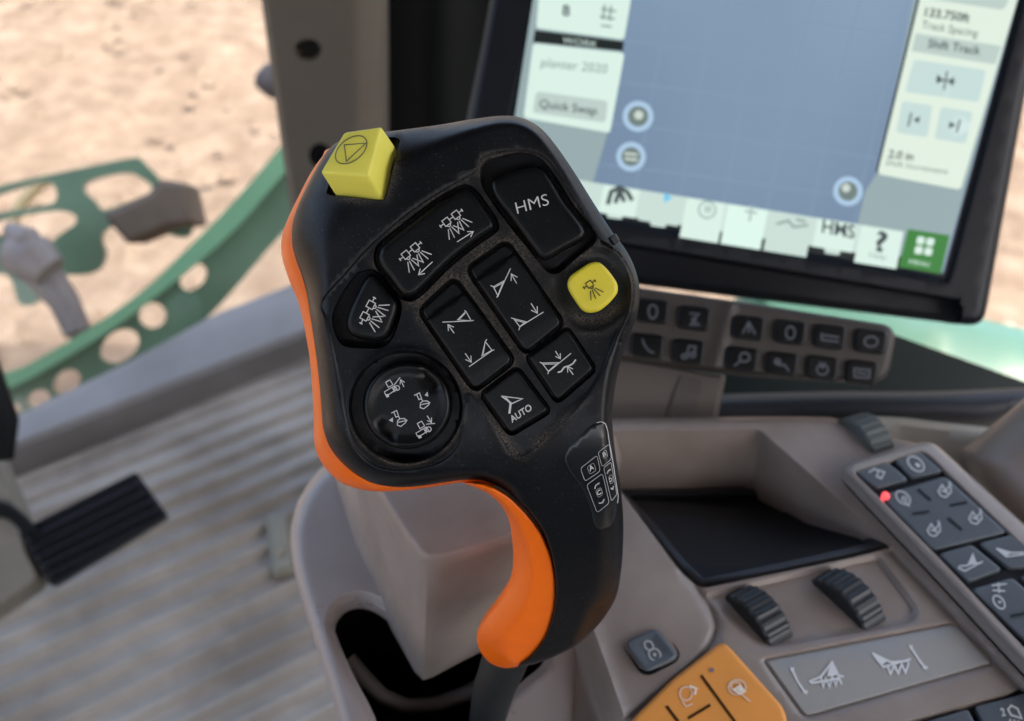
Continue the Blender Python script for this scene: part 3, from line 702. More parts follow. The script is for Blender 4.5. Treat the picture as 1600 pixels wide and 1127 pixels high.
def hdeck(X, s):
    w = -.006*(1-np.sqrt(np.clip(1-(1-np.clip(s/12, 0, 1))**2, 0, 1)))
    xs = np.interp(X[:, 1], divl[:, 1], divl[:, 0]); m = (X[:, 1] > 930)
    w = w - .012*sstep(xs-X[:, 0], -4, 40)*m + .0015*np.exp(-((X[:, 0]-xs-6)/6)**2)*m
    w = w - .0022*np.exp(-(pdist(X, padline, False)/6)**2)
    w = w - .0022*sstep(sdf(X, wheelzone), -3, 6)
    w = w - .0016*sstep(sdf(X, gp), -3, 2)
    w = w - .0030*np.exp(-(pdist(X, keyline, False)/7)**2)
    # softly swelling top
    w = w + .003*np.exp(-(((X[:, 0]-1010)/90)**2+((X[:, 1]-900)/120)**2))
    return w
wheel_slots = [rpoly([(1133, 930), (1170, 917), (1238, 990), (1196, 1000)], [4, 14, 8, 8], 3), rpoly([(1268, 905), (1312, 893), (1384, 962), (1340, 972)], [4, 14, 8, 8], 3)]
low_slot = rpoly([(1375, 1137), (1602, 1074), (1680, 1060), (1680, 1230), (1400, 1230)], 5, 5)
relief('console_top', DK_, deck, M['tan'], con, hdeck, depth=.042, loops=(1, 3, 6, 9, 12), grid=9, holes=[tray]+wheel_slots+[low_slot],
       feats=[(wheelzone, (-3, 1.5, 6)), (gp, (-3, -.5, 2))], lines=[(padline, (-8, -4, 0, 4, 8)), (keyline, (-9, -4, 0, 4, 9)), (divl, (-6, 0, 6, 12))], sharp=50)
relief('slot_floor', level(.405), rpoly([(1125, 895), (1400, 860), (1720, 1130), (1720, 1240), (1380, 1240)], 5, 20), M['pit'], con, depth=.01, loops=(), grid=60)
# tray liner
def pts3(L): return np.array([rays([(x, y)])[0] * (d / -rays([(x, y)])[0][2]) for x, y, d in L])
rim = [(935, 766, .404), (1020, 766, .404), (1110, 765, .404), (1190, 764, .404), (1236, 768, .403), (1290, 792, .397), (1345, 826, .383), (1388, 854, .3675), (1330, 868, .3675), (1215, 893, .3675), (1094, 918, .3675), (1064, 890, .3675), (1015, 826, .378), (968, 772, .392)]
RM = pts3(rim); cen = RM.mean(0)
def shr(k, dz): Q = cen + (RM-cen)*np.array([k, k, 1]); Q[:, 2] += dz; return Q
lr = [shr(1, -.004), shr(1, 0), shr(.985, .0008), shr(.915, .0002), shr(.895, -.003)]
lr2 = [shr(.8949, -.003), shr(.88, -.008)]; fl = shr(.80, 0); fl[:, 2] = -.4285; lr2 += [fl]; fl2 = shr(.70, 0); fl2[:, 2] = -.431; lr2 += [fl2]
loft('tray_mat', lr2, M['liner'], con, cap=True, sharp=60)
loft('tray_liner', lr, mat('tray_rubber', (.014, .016, .021), .45, .45, bump=.2, bscale=500), con, cap=False, sharp=60)
# added tray lining, coloured dark for the shade on the walls; floor under liner
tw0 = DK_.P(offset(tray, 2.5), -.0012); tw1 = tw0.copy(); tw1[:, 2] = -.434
loft('tray_shade_lining', [tw0, tw1], mat('tray_shade_plastic', (.125, .10, .088), .5, .35, bump=.2, bscale=700), con, cap=False)
relief('tray_floor', level(.432), rpoly([(880, 700), (1250, 700), (1420, 880), (1050, 960), (880, 800)], 5, 20), M['liner'], con, depth=.01, loops=(), grid=60)
# left lobe with gate opening
LB = level(.375)
lobe = catmull([(600, 690), (545, 702), (512, 722), (484, 752), (465, 785), (454, 828), (456, 872), (468, 925), (486, 985), (508, 1055), (530, 1127), (560, 1230), (700, 1270), (860, 1270), (900, 1150), (900, 900), (800, 720)], 5)
gate = catmull([(521, 972), (532, 948), (556, 937), (583, 943), (612, 962), (650, 985), (720, 985), (830, 985), (850, 1030), (820, 1062), (785, 1092), (772, 1127), (775, 1230), (620, 1235), (588, 1127), (555, 1060), (530, 1005)], 4)
relief('gate_housing', LB, lobe, mat('lobe_plastic', (.32, .28, .262), .32, .5, bump=.2, bscale=700, bdist=.00008, var=.06, vscale=18, rvar=.08), con,
       lambda X, s: -.010*(1-np.sqrt(np.clip(1-(1-np.clip(s/20, 0, 1))**2, 0, 1))) - .004*sstep(-sdf(X, gate), 14, 0), depth=.010, loops=(.5, 1.5, 4, 8, 13, 20), grid=9, holes=[gate], feats=[(gate, (-14, -9, -5))])
gw0 = LB.P(offset(gate, -3), -.0105); gw1 = gw0.copy(); gw1[:, 2] -= .09; gc = gw1.mean(0)
loft('gate_well', [gw0, gw1, gc + (gw1-gc)*.02], M['pit'], con, cap=False)
# skirt of the console down to the cab floor
base0 = level(.43).P([(600, 720), (520, 800), (500, 900), (540, 1020), (580, 1127), (640, 1300), (1000, 1350), (1600, 1350), (1680, 1100), (1500, 860), (1300, 720), (900, 700)])
bc = base0.mean(0); bA = bc + (base0-bc)*.9; bB = bc + (base0-bc)*.8; bA[:, 2] = -.475; bB[:, 2] = -.99
loft('console_base', [bA, bB], M['tan_dark'], con)
tube('gate_rib', [q(545, 1030, .464), q(572, 1062, .462), q(598, 1088, .462), q(635, 1104, .462), q(680, 1101, .462), q(725, 1086, .462), q(775, 1060, .462)], .0034, M['tan_dark'], con)
tops = [(575, 742), (606, 795), (638, 845), (656, 868), (670, 877), (696, 875), (745, 862), (800, 843), (880, 800), (880, 640), (640, 640)]
bots = [(517, 750), (552, 860), (612, 985), (648, 1050), (661, 1063), (676, 1058), (725, 1032), (790, 1000), (935, 925), (975, 690), (560, 650)]
def mk(L, d): return level(d).P(L)
T_, B_ = mk(tops, .297), mk(bots, .385)
Tc = T_.mean(0)
r_in = Tc + (T_-Tc)*np.array([.94, .94, 1]); r_in[:, 2] = -.2945
r_m = Tc + (T_-Tc)*np.array([.98, .98, 1]); r_m[:, 2] = -.2955
r0 = T_.copy(); r0[:, 2] = -.2985
loft('gate_tower', [r_in, r_m, r0, T_*.94+B_*.06, T_*.5+B_*.5, B_], M['tan'], con, cap=True, sharp=50)

# thumb wheels
def wheel(c0, c1, width, rad, px_d, mat_):
    """ribbed wheel: c0,c1 px ends of the visible arc, axis across"""
    a, b = DK_.P([c0, c1]); mid = (a+b)/2; d = (b-a); L = np.linalg.norm(d); d /= L
    ax = np.cross(d, [0, 0, 1]); ax /= np.linalg.norm(ax)
    cz = mid - np.array([0, 0, 1])*rad*.62
    n = 96; rings = []
    for k, (u, rr) in enumerate([(-1, .90), (-1, .94), (-.86, 1), (.86, 1), (1, .94), (1, .90)]):
        ring = []
        for i in range(n):
            t = 2*math.pi*i/n; r = rad*rr*(1 + (.018 if (i % 4 < 2) else -.018))
            ring.append(cz + ax*u*width/2 + (d*math.cos(t)+np.array([0, 0, 1])*math.sin(t))*r)
        rings.append(np.array(ring))
    o = loft('thumb_wheel', rings, mat_, con, cap=True, sharp=30); return o
wheel((1155, 925), (1218, 992), .0125, .0165, 0, M['wheel'])
wheel((1292, 900), (1363, 965), .0125, .0175, 0, M['wheel'])
wheel((1335, 655), (1378, 700), .013, .0165, 0, mat('grey_green_rubber', (.08, .095, .09), .5, .4))
# lock button
LK = rpoly([(974, 1004), (1026, 980), (1062, 1026), (1008, 1053)], 14, 3)
relief('button_well', DK_, offset(LK, -5), M['slate_dark'], con, lambda X, s: .0006-.0006*sstep(s, 0, 4)+.0006, depth=.002, loops=(1, 3), grid=30)
lb = button('lock_button', DK_, LK, M['slate'], con, .0040, .0004, r=5, rh=.0014, grid=12, dish=.0008)
cl = lambda c: c.tolist()+[c[0].tolist()]
ribbons('symbol', DK_, [cl(circ(1014, 1009, 8, 6, 20, .9)), cl(circ(1023, 1023, 10, 8.5, 20, .9))], 2.6, M['print_dim'], lb, .0036, fills=[circ(1023, 1023, 3.2, 2.6, 12, 1.0)])
# orange pad
OP = rpoly([(1130, 1000), (1226, 1108), (1250, 1240), (930, 1240), (985, 1127), (1050, 1062)], [16, 14, 10, 10, 14, 10], 4)
op = button('orange_key_pad', DK_, OP, M['pad_orange'], con, .0030, .0004, r=6, rh=.0018, grid=20)
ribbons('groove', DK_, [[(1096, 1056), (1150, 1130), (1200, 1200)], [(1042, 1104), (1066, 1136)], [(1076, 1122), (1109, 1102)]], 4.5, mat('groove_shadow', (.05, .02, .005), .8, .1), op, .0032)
pop = mat('pale_orange_print', (.80, .58, .40), .6, .3); brp = mat('bright_print', (.85, .80, .66), .6, .3)
ribbons('symbol', DK_, [cl(circ(1152, 1074, 14, 12, 10)), cl(circ(1150, 1072, 8, 6, 14)), [(1160, 1086), (1172, 1096)], cl(circ(1072, 1084, 10, 11, 8)), [(1066, 1096), (1072, 1104), (1082, 1100)]], 2.6, pop, op, .0033)
ribbons('symbol', DK_, [[(1147, 1078), (1156, 1072), (1164, 1080), (1156, 1084), (1147, 1078)], [(1078, 1072), (1088, 1076), (1086, 1085)]], 3.2, brp, op, .0036, fills=[circ(1157, 1078, 4, 3, 10)])
ribbons('indicator', DK_, [], 3, mat('lens_grey', (.22, .18, .2), .3, .5), op, .0034, fills=[circ(1112, 1047, 4, 3.4, 12)])
# grey symbol panel
g_in = offset(gp, 4)
gpo = relief('symbol_panel', DK_, g_in, M['grey_panel'], con, lambda X, s: -.0004-.0008*(1-sstep(s, 0, 3)), depth=.0030, loops=(1, 3), grid=30)
def z4(P, ox, oy, k=4.0): return [(ox+x/k, oy+y/k) for x, y in P]
E = lambda P: z4(P, 1200, 845)
ribbons('symbol', DK_, [E([(150, 800), (185, 880), (235, 950)]), E([(890, 660), (940, 740), (985, 795)]),
        E([(260, 880), (330, 850), (400, 760), (440, 840), (470, 850)]), E([(330, 850), (345, 915), (360, 860), (385, 915), (400, 850), (425, 905), (440, 850), (460, 895)]),
        E([(270, 890), (450, 860)]), E([(655, 705), (770, 760), (880, 750)]), E([(655, 705), (720, 790), (890, 740)]), E([(750, 790), (765, 835), (790, 780), (815, 830), (835, 770), (860, 825), (880, 765)])],
        3.4, mat('panel_print', (.68, .70, .70), .6, .3), gpo, -.0001,
        fills=[E([(140, 790), (165, 795), (160, 820), (142, 815)]), E([(215, 935), (250, 935), (245, 960), (220, 955)]), E([(380, 800), (405, 760), (430, 840), (370, 850)]), E([(880, 650), (905, 655), (905, 680), (885, 675)]), E([(965, 780), (1000, 785), (995, 805), (970, 800)]), E([(665, 710), (740, 755), (710, 780)])])
# side keypad: raised frame with keys
KP = level(.356)
kf = rpoly([(1318, 735), (1330, 722), (1445, 690), (1462, 694), (1620, 838), (1760, 965), (1760, 1190), (1600, 1034), (1480, 905)], [6, 8, 10, 10, 5, 5, 5, 5, 5], 5)
ki = rpoly([(1333, 737), (1440, 703), (1452, 709), (1600, 852), (1740, 980), (1740, 1140), (1600, 1012), (1470, 875)], [8, 8, 8, 5, 5, 5, 5, 5], 5)
frm = relief('keypad_frame', KP, kf, mat('frame_plastic', (.29, .258, .235), .38, .5, bump=.15, bscale=600), con, lambda X, s: -.0035*(1-np.sqrt(np.clip(1-(1-np.clip(s/9, 0, 1))**2, 0, 1))), depth=.009, loops=(.6, 2, 4, 6.5), grid=14, holes=[ki])
relief('keypad_bed', KP, offset(ki, -1), M['slate_dark'], con, lambda X, s: np.full(len(X), -.0025), depth=.004, loops=(), grid=60)
kp = mat('key_print', (.50, .54, .55), .55, .4)
def key(C, sy, r=7):
    b = button('keypad_key', KP, rpoly(C, r, 3), M['slate'], con, -.0002, -.0024, r=3.5, rh=.0010, grid=14)
    if sy: ribbons('symbol', KP, [p for p in sy if not isinstance(p, dict)], 2.6, kp, b, .0001, fills=[p['f'] for p in sy if isinstance(p, dict)])
    return b
Zk = lambda P: z4(P, 1200, 680)
cl = lambda c: c.tolist()+[c[0].tolist()]
def blob(x, y): return [[(x-10, y+2), (x-4, y-8), (x+2, y+1), (x+9, y-9), (x+10, y+3), (x+2, y+11), (x-6, y+9), (x-10, y+2)], [(x-5, y+1), (x+5, y+4)], [(x+7, y-13), (x+9, y-7)]]
key([(1336, 737), (1386, 722), (1420, 750), (1368, 764)], [[(1358, 738), (1366, 733), (1382, 738), (1377, 748), (1369, 744)], [(1372, 734), (1371, 745)]])
key([(1396, 719), (1438, 706), (1474, 737), (1423, 747)], [cl(circ(1431, 725, 15, 9, 20, .7)), {'f': circ(1434, 727, 5, 3, 10, .7)}])
p4 = button('keypad_pad', KP, rpoly([(1374, 775), (1477, 744), (1574, 832), (1457, 860)], 8, 3), M['slate'], con, -.0002, -.0024, r=4, rh=.001, grid=14)
ribbons('groove', KP, [Zk([(940, 340), (1015, 405)]), Zk([(905, 492), (1005, 478)]), Zk([(1140, 440), (1240, 420)]), Zk([(1130, 520), (1210, 590)])], 4, M['slate_dark'], p4, .0001)
ribbons('symbol', KP, [cl(circ(1411, 778, 13, 8, 20, .7)), cl(circ(1413, 780, 4, 3, 10, .7)), [(1415, 786), (1421, 791)]] + blob(1476, 766) + blob(1459, 827) + blob(1524, 808), 2.4, kp, p4, .0001)
led = mat('red_lamp', (.5, .02, .02), .3, .5, emit=(1.0, .09, .10), es=.33)
button('indicator_lamp', KP, circ(1384, 774, 6.5, 5, 24, .6), led, con, .0012, -.0024, r=3, rh=.0008, grid=8)
key([(1466, 866), (1518, 851), (1566, 890), (1512, 910)], [Zk([(1190, 830), (1230, 850), (1340, 790)]), Zk([(1195, 820), (1250, 815), (1280, 745), (1300, 800), (1330, 800)]), {'f': Zk([(1245, 815), (1280, 750), (1305, 805)])}])
key([(1528, 849), (1590, 833), (1650, 885), (1575, 888)], [Zk([(1430, 710), (1490, 760), (1599, 745)]), Zk([(1430, 710), (1520, 735), (1599, 735)]), {'f': Zk([(1430, 710), (1520, 738), (1480, 760)])}])
key([(1517, 921), (1582, 903), (1680, 990), (1620, 1020)], [cl(circ(1561, 941, 12, 7, 20, .9)), {'f': circ(1562, 941, 3, 2, 8)}, Zk([(1400, 940), (1490, 930)]), Zk([(1405, 970), (1480, 975)]), Zk([(1440, 925), (1445, 985)])])
key([(1592, 901), (1660, 886), (1740, 960), (1690, 985)], None)
ribbons('groove', KP, [[(1580, 963), (1604, 958)]], 4.5, M['slate_dark'], con, .0004)
# lower keypad with headlamp key
relief('lower_keypad_bed', DK_, rpoly([(1370, 1141), (1602, 1076), (1680, 1056), (1680, 1240), (1400, 1240)], 5, 8), M['slate_dark'], con, lambda X, s: np.full(len(X), -.004), depth=.01, loops=(), grid=60)
def key2(C, name='lower_key'):
    return button(name, DK_, rpoly(C, 6, 3), M['slate'], con, -.0005, -.0038, r=4, rh=.001, grid=16)
key2([(1395, 1143), (1512, 1108), (1560, 1200), (1430, 1220)])
hk = key2([(1522, 1104), (1680, 1064), (1680, 1200), (1572, 1200)])
H = lambda P: z4(P, 1200, 845)
ribbons('headlamp_symbol', DK_, [H([(1520, 1030), (1500, 1055), (1520, 1090), (1585, 1110), (1560, 1050), (1520, 1030)]), H([(1515, 1118), (1508, 1150)]), H([(1540, 1122), (1533, 1150)]), H([(1565, 1127), (1558, 1155)])], 2.8, M['print'], hk, -.0002)
text('headlamp_number', DK_, '2', H([(1462, 1098)])[0], H([(1487, 1092)])[0], (-3.2, -12), M['print'], hk, -.0002, .02)

# ================================================================== JOYSTICK
HP = Plane((730, 450), .315, (-.03, -.80, .60))
joy = thing('control_joystick', 'black control joystick with orange back shell, yellow stop button and cluster of symbol keys', 'joystick', tuple(HP.P([(780, 1060)], -.07)[0]))
head = catmull([(514, 233), (535, 219), (570, 211), (612, 205), (680, 196), (740, 186), (785, 181), (815, 184), (842, 198), (866, 224), (896, 267), (930, 321), (957, 363), (976, 388), (991, 417),
                (999, 450), (996, 490), (981, 532), (966, 580), (959, 620), (957, 662), (962, 710), (970, 762), (974, 820), (972, 878), (965, 925), (951, 955), (930, 982), (904, 1006), (871, 1024), (835, 1038),
                (808, 1040), (825, 1025), (846, 1000), (860, 965), (866, 925), (864, 890), (857, 858), (845, 828), (822, 797), (796, 772), (770, 757), (745, 751), (718, 751), (690, 755), (655, 760), (620, 762), (582, 757),
                (554, 744), (530, 722), (514, 699), (505, 672), (502, 640), (499, 602), (495, 565), (490, 530), (485, 497), (479, 462), (471, 434), (461, 407), (455, 382), (456, 355), (463, 328), (477, 295), (495, 261)], 3.0)
# pocket / key outlines (measured on the photograph)
k1 = catmull([(592, 396), (600, 382), (645, 346), (684, 317), (718, 298), (731, 296), (743, 306), (757, 325), (770, 345), (772, 355), (766, 362), (740, 380), (700, 412), (662, 450), (647, 462), (635, 464), (624, 456), (610, 437), (597, 420), (591, 407)], 2.2)
k1p = offset(resample(k1, 2.2), -6)
k2 = catmull([(580, 428), (587, 434), (604, 453), (619, 471), (621, 485), (614, 508), (606, 525), (594, 533), (575, 532), (558, 528), (545, 519), (541, 504), (547, 482), (558, 458), (569, 438)], 2.2)
k2p = catmull([(556, 430), (566, 425), (580, 422), (590, 427), (608, 448), (624, 470), (626, 487), (619, 512), (610, 532), (592, 543), (548, 542), (532, 535), (522, 514), (521, 490), (535, 460)], 2.2)
k3 = catmull([(767, 291), (773, 279), (805, 265), (830, 260), (847, 265), (861, 281), (880, 313), (898, 337), (912, 357), (914, 367), (907, 377), (880, 392), (857, 405), (846, 404), (834, 391), (800, 345), (773, 310)], 2.2)
k3p = catmull([(751, 270), (758, 254), (780, 246), (808, 240), (830, 242), (848, 252), (868, 278), (895, 320), (920, 352), (931, 368), (927, 381), (900, 403), (876, 424), (861, 427), (848, 418), (830, 393), (795, 350), (758, 298)], 2.2)
ky = catmull([(887, 442), (892, 431), (907, 420), (922, 411), (935, 410), (946, 418), (956, 430), (964, 443), (965, 456), (958, 467), (946, 479), (934, 487), (920, 489), (909, 484), (898, 469), (889, 454)], 2.2)
k4 = rpoly([(732, 421), (791, 379), (878, 506), (822, 551)], 11, 2.2)
k5 = rpoly([(657, 486), (710, 437), (801, 564), (742, 609)], 11, 2.2)
k6 = rpoly([(826, 559), (885, 515), (927, 577), (871, 626)], 7, 2.2)
k7 = rpoly([(755, 617), (807, 577), (856, 642), (798, 677)], 7, 2.2)
k4p, k5p, k6p, k7p = [offset(k, -5) for k in (k4, k5, k6, k7)]
kr = circ(636, 634, 69, 68, 150); krp = circ(634, 636, 86, 86, 190)
plate = catmull([(503, 470), (540, 426), (580, 382), (640, 331), (700, 292), (742, 268), (752, 248), (785, 236), (820, 235), (850, 244), (875, 274), (905, 322), (935, 370), (952, 388), (966, 398), (981, 425), (986, 455), (982, 490), (962, 530), (935, 590), (900, 640),
                 (860, 680), (828, 708), (808, 714), (792, 706), (765, 660), (735, 615), (724, 640), (720, 690), (690, 722), (640, 735), (590, 730), (555, 700), (541, 660), (530, 600), (518, 540), (508, 500)], 3)
lip = rpoly([(735, 600), (640, 470), (700, 330), (880, 400), (945, 590), (816, 716), (800, 704)], [20, 20, 20, 30, 40, 26, 10], 3)
dishy = offset(ky, -26)
rimseam = catmull([(940, 378), (952, 386), (968, 398), (984, 425), (990, 455), (984, 492), (968, 535)], 3, False)
gripax = np.array([(730, 600), (850, 760), (905, 860), (900, 940), (820, 1040)], float)
slot = catmull(z4([(366, 552), (378, 574), (420, 584), (600, 602), (700, 613), (728, 596), (770, 440), (803, 310), (818, 250), (806, 228), (740, 221), (500, 236), (430, 380)], 420, 160), 2.2)
def bend(X):                                             # the grip runs away from the viewer below the head
    y = X[:, 1]; b = -.050*np.clip((y-640)/405, 0, 1.25)**1.9
    return b - .004*sstep(X[:, 0], 880, 1000)*sstep(y, 620, 300)
TH = .030
def rollR(X):
    x, y = X[:, 0], X[:, 1]
    ul = sstep(x + .9*(y-200), 780, 560)                 # upper left shoulder
    g = sstep(y, 740, 840)
    r = 17 + 13*sstep(x, 700, 520) + 78*ul
    r = r + 26*g*sstep(x, 880, 930)
    return np.maximum(r, 8)
def seamside(X):                                         # the black half ends on a crisp seam beside the orange palm piece
    y = X[:, 1]; return sstep(y, 745, 790)*sstep(X[:, 0], 930, 890)
def rollH(X, s):
    t = np.clip(1 - s/rollR(X), 0, 1); full = TH/2*(1-np.sqrt(np.maximum(0, 1-t*t)))
    k = seamside(X); t2 = np.clip(1-s/4, 0, 1); crisp = TH/2*(1-np.sqrt(np.maximum(0, 1-t2*t2)))
    ts = 1-np.clip(s/10, 0, 1)
    return full*(1-k) + crisp*k
def pocket(X, P, d, a=-1.5, b=1.5): return -d*sstep(sdf(X, P), a, b)
def hhead(X, s):
    w = bend(X) - rollH(X, s)
    w = w - .0007*sstep(sdf(X, plate), -1.2, 3)
    for P, d in ((k1p, .0045), (k2p, .0065), (k3p, .0060), (k4p, .0045), (k5p, .0045), (k6p, .0045), (k7p, .0045)): w = np.minimum(w, np.where(sdf(X, P) > -2, w + pocket(X, P, d), w))
    w = w + pocket(X, slot, .0040, -.8, 1.2)
    w = w + pocket(X, krp, .0060, -3, 2)
    sd = sdf(X, dishy); w = w - .0014*sstep(sd, -4, 18)
    w = w - .0012*np.exp(-(pdist(X, rimseam, False)/1.6)**2)
    w = w + (.0004+.0012*sstep(X[:, 1], 640, 715))*np.exp(-((sdf(X, krp)+4)/4)**2)
    lipd = sdf(X, lip); w = w + .0006*np.exp(-((lipd+2)/5)**2)*sstep(X[:, 1], 600, 660)
    return w
def hdust(X, s):
    d = .0*np.ones(len(X))
    pl_ = sdf(X, plate); d = np.maximum(d, .30*np.exp(-(pl_/3.0)**2)*sstep(X[:, 0], 500, 760)*(X[:, 1] < 420))
    band = sstep(sdf(X, plate), 0, 4)*sstep(X[:, 0]+X[:, 1]*.2, 640, 760)
    near = np.zeros(len(X))
    for P in (k1p, k3p, k4p, k5p): near = np.maximum(near, np.exp(-(np.clip(-sdf(X, P), 0, 99)/9)**2))
    d = np.maximum(d, .80*near*sstep(pl_, -2, 3)*(sdf(X, k2p) < -3))
    for P, k in ((k1p, .30), (k3p, .12), (k4p, .25), (k5p, .25), (k6p, .15), (k7p, .2)): d = np.where(sdf(X, P) > 1, k*.5, d)
    sd = sdf(X, ky); d = np.maximum(d, .85*np.exp(-((sd+12)/7)**2)*sstep(X[:, 1], 455, 495)*sstep(X[:, 0], 870, 900))
    d = np.maximum(d, .30*np.exp(-((sd+34)/4)**2)*sstep(X[:, 1], 480, 520))
    sk = sdf(X, krp); d = np.maximum(d, 1.0*np.exp(-((sk+3)/4)**2)*sstep(X[:, 1], 650, 715))
    d = np.maximum(d, .95*np.exp(-((sdf(X, lip)+1)/6)**2)*sstep(X[:, 1], 610, 690))
    sb = pdist(X, np.array([(515, 305), (560, 312), (600, 312), (616, 270), (622, 215)], float), False)
    d = np.maximum(d, .55*np.exp(-(sb/7)**2))
    d = np.where(sdf(X, k2p) > 0, .03, d); d = np.where(sk > 2, .05, d)
    return np.clip(d, 0, 1)
F_ = (-1.5, -.6, 0, .6, 1.5)
ch = rpoly([(513, 290), (530, 300), (600, 312), (618, 222), (622, 212), (600, 208)], 4, 2.2)
headobj = relief('head_shell', HP, head, M['black'], joy, hhead, loops=(.4, 1.2, 2.5, 4.5, 7, 10, 14, 19, 25, 32, 40, 50, 62, 75, 90), grid=7,
    feats=[(k1p, F_), (k2p, F_), (k3p, F_), (k4p, F_), (k5p, F_), (k6p, F_), (k7p, F_), (slot, (-.8, 0, 1.2)), (resample(krp, 2.5), (-8, -5, -3, -1.5, 0, 1, 2)), (plate, (-1.2, 0, 1.5, 3)), (dishy, (-4, 3, 10, 18)), (offset(lip, -2), (-7, -3, 0, 3, 7))],
    lines=[(rimseam, (-3, -1.5, 0, 1.5, 3))], pillow=(TH, rollH), dust=hdust, sharp=65)
tag(headobj, 'black dusty plastic half of the joystick')
# orange shell behind the head
back = catmull([(519, 231), (503, 246), (487, 268), (466, 308), (449, 344), (440, 372), (440, 398), (446, 421), (454, 444), (464, 467), (472, 495), (478, 525), (484, 562), (488, 612), (490, 655), (491, 690), (497, 713), (511, 735), (531, 753),
                (556, 763), (588, 768), (625, 767), (660, 763), (695, 758), (725, 754), (760, 762), (790, 745), (860, 640), (930, 500), (960, 440), (880, 290), (820, 215), (700, 215), (600, 230)], 3.5)
def rollB(X, s):
    t = np.clip(1-s/26, 0, 1); return .011*(1-np.sqrt(np.maximum(0, 1-t*t)))
relief('back_shell', HP, back, M['orange'], joy, lambda X, s: -.0115 - rollB(X, s), loops=(.4, 1.2, 3, 6, 10, 16, 24), grid=30, pillow=(.022, rollB), sharp=80)
# orange palm piece of the grip
palm = catmull([(724, 754), (748, 753), (771, 760), (796, 775), (822, 800), (845, 831), (859, 862), (867, 893), (869, 925), (867, 952), (858, 985), (842, 1014), (817, 1037), (792, 1047), (768, 1038), (750, 1017), (745, 993), (753, 972), (775, 943), (793, 915),
                (800, 893), (802, 870), (800, 840), (795, 812), (782, 789), (762, 771), (742, 762)], 3)
seamc = np.array([(748, 753), (771, 760), (796, 775), (822, 800), (845, 831), (859, 862), (867, 893), (869, 925), (867, 952), (858, 985), (842, 1014), (817, 1037)], float)
def rollP(X, s):
    # wide round roll towards the palm, crisp at the seam
    ds = pdist(X, seamc, False); k = sstep(ds - s, 18, 2)
    wide = np.clip(12 + ds*.75, 12, 60)
    t = np.clip(1-s/wide, 0, 1); full = .016*(1-np.sqrt(np.maximum(0, 1-t*t)))
    t2 = np.clip(1-s/3.5, 0, 1); crisp = .016*(1-np.sqrt(np.maximum(0, 1-t2*t2)))
    return full*(1-k)+crisp*k
def hpalm(X, s):
    return bend(X) - .0018 - rollP(X, s)
relief('palm_grip', HP, palm, M['orange'], joy, hpalm, loops=(.4, 1.2, 2.5, 4.5, 7, 10, 14, 19, 25, 32), grid=7, pillow=(.032, rollP), sharp=80)
# shaft
sh = [HP.P([p], w)[0] for p, w in (((800, 1010), -.066), ((786, 1040), -.074), ((772, 1075), -.084), ((762, 1120), -.096), ((756, 1170), -.112), ((752, 1230), -.14))]
tube('shaft', sh, [.0078, .0082, .0078, .0070, .0068, .0068], mat('shaft_rubber', (.012, .015, .016), .55, .4, bump=.2, bscale=500), joy, 24)
# side seam clip
relief('seam_clip', HP, rpoly([(951, 371), (962, 364), (969, 376), (960, 384)], 3, 1.5), mat('clip_grey', (.05, .05, .05), .5, .4), joy, lambda X, s: -.0035-.0005*(1-sstep(s, 0, 2)), depth=.008, loops=(1, 2), grid=10)

# --- keys
def cap(name, P, top, low=-.005, r=5, rh=.0011, dish=0, hx=None, grid=9): return button(name, HP, P, M['key'], joy, top, low, r, rh, grid, dish, hx)
c1 = cap('rocker_key', k1, .0018, -.0052, r=9, rh=.0022, grid=7, dish=.0)
c2 = cap('corner_key', k2, .0012, -.0070, r=9, rh=.0026, grid=7)
c3 = cap('tall_key', k3, .0014, -.0065, r=9, rh=.0022, grid=7)
def ramp_ends(A, B):                                     # rocker: scooped ends
    A, B = np.array(A, float), np.array(B, float); d = (B-A)/np.linalg.norm(B-A); L = np.linalg.norm(B-A)
    def f(X, s):
        t = ((X-A) @ d)/L; return -.0016*sstep(t, .155, .125) - .00012*sstep(t, .86, .98)
    return f
c4 = cap('rocker_key', k4, .0006, -.0052, r=4, rh=.0008, hx=ramp_ends((761, 400), (850, 528)), grid=4)
c5 = cap('rocker_key', k5, .0004, -.0052, r=4, rh=.0008, hx=ramp_ends((684, 462), (771, 586)), grid=4)
c6 = cap('square_key', k6, .0004, -.0052, r=3.5, rh=.0007)
c7 = cap('square_key', k7, .0004, -.0052, r=3.5, rh=.0007)
def hxr(X, s):
    w = -.0009*sstep(s, 8, 18)
    for cx, cy, a in ((681, 590, -.75), (598, 683, -.75)):
        u = (X[:, 0]-cx)*math.cos(a)+(X[:, 1]-cy)*math.sin(a)*-1; v = (X[:, 0]-cx)*math.sin(-a)*-1 + (X[:, 1]-cy)*math.cos(a)
        w = w - .0015*np.exp(-((v/26)**2)**2 - (u/9)**2)
    return w
def hxr(X, s):
    w = -.0008*sstep(s, 7, 16)
    for cx, cy in ((672, 592), (604, 676)):
        d = np.array([.62, .78]); n = np.array([.78, -.62]); D = X - np.array([cx, cy]); u = D @ d; v = D @ n
        w = w - .0016*np.exp(-(np.abs(u)/20)**4 - (v/8)**2)
    return w
c8 = button('round_key', HP, resample(kr, 2.4), M['key'], joy, .0004, -.0065, 8, .0022, 5, 0, hxr)
cy_ = button('yellow_key', HP, ky, M['yellow'], joy, .0022, -.004, 6, .0014, 8)
tag(cy_, 'small rounded yellow key with black spray symbol')
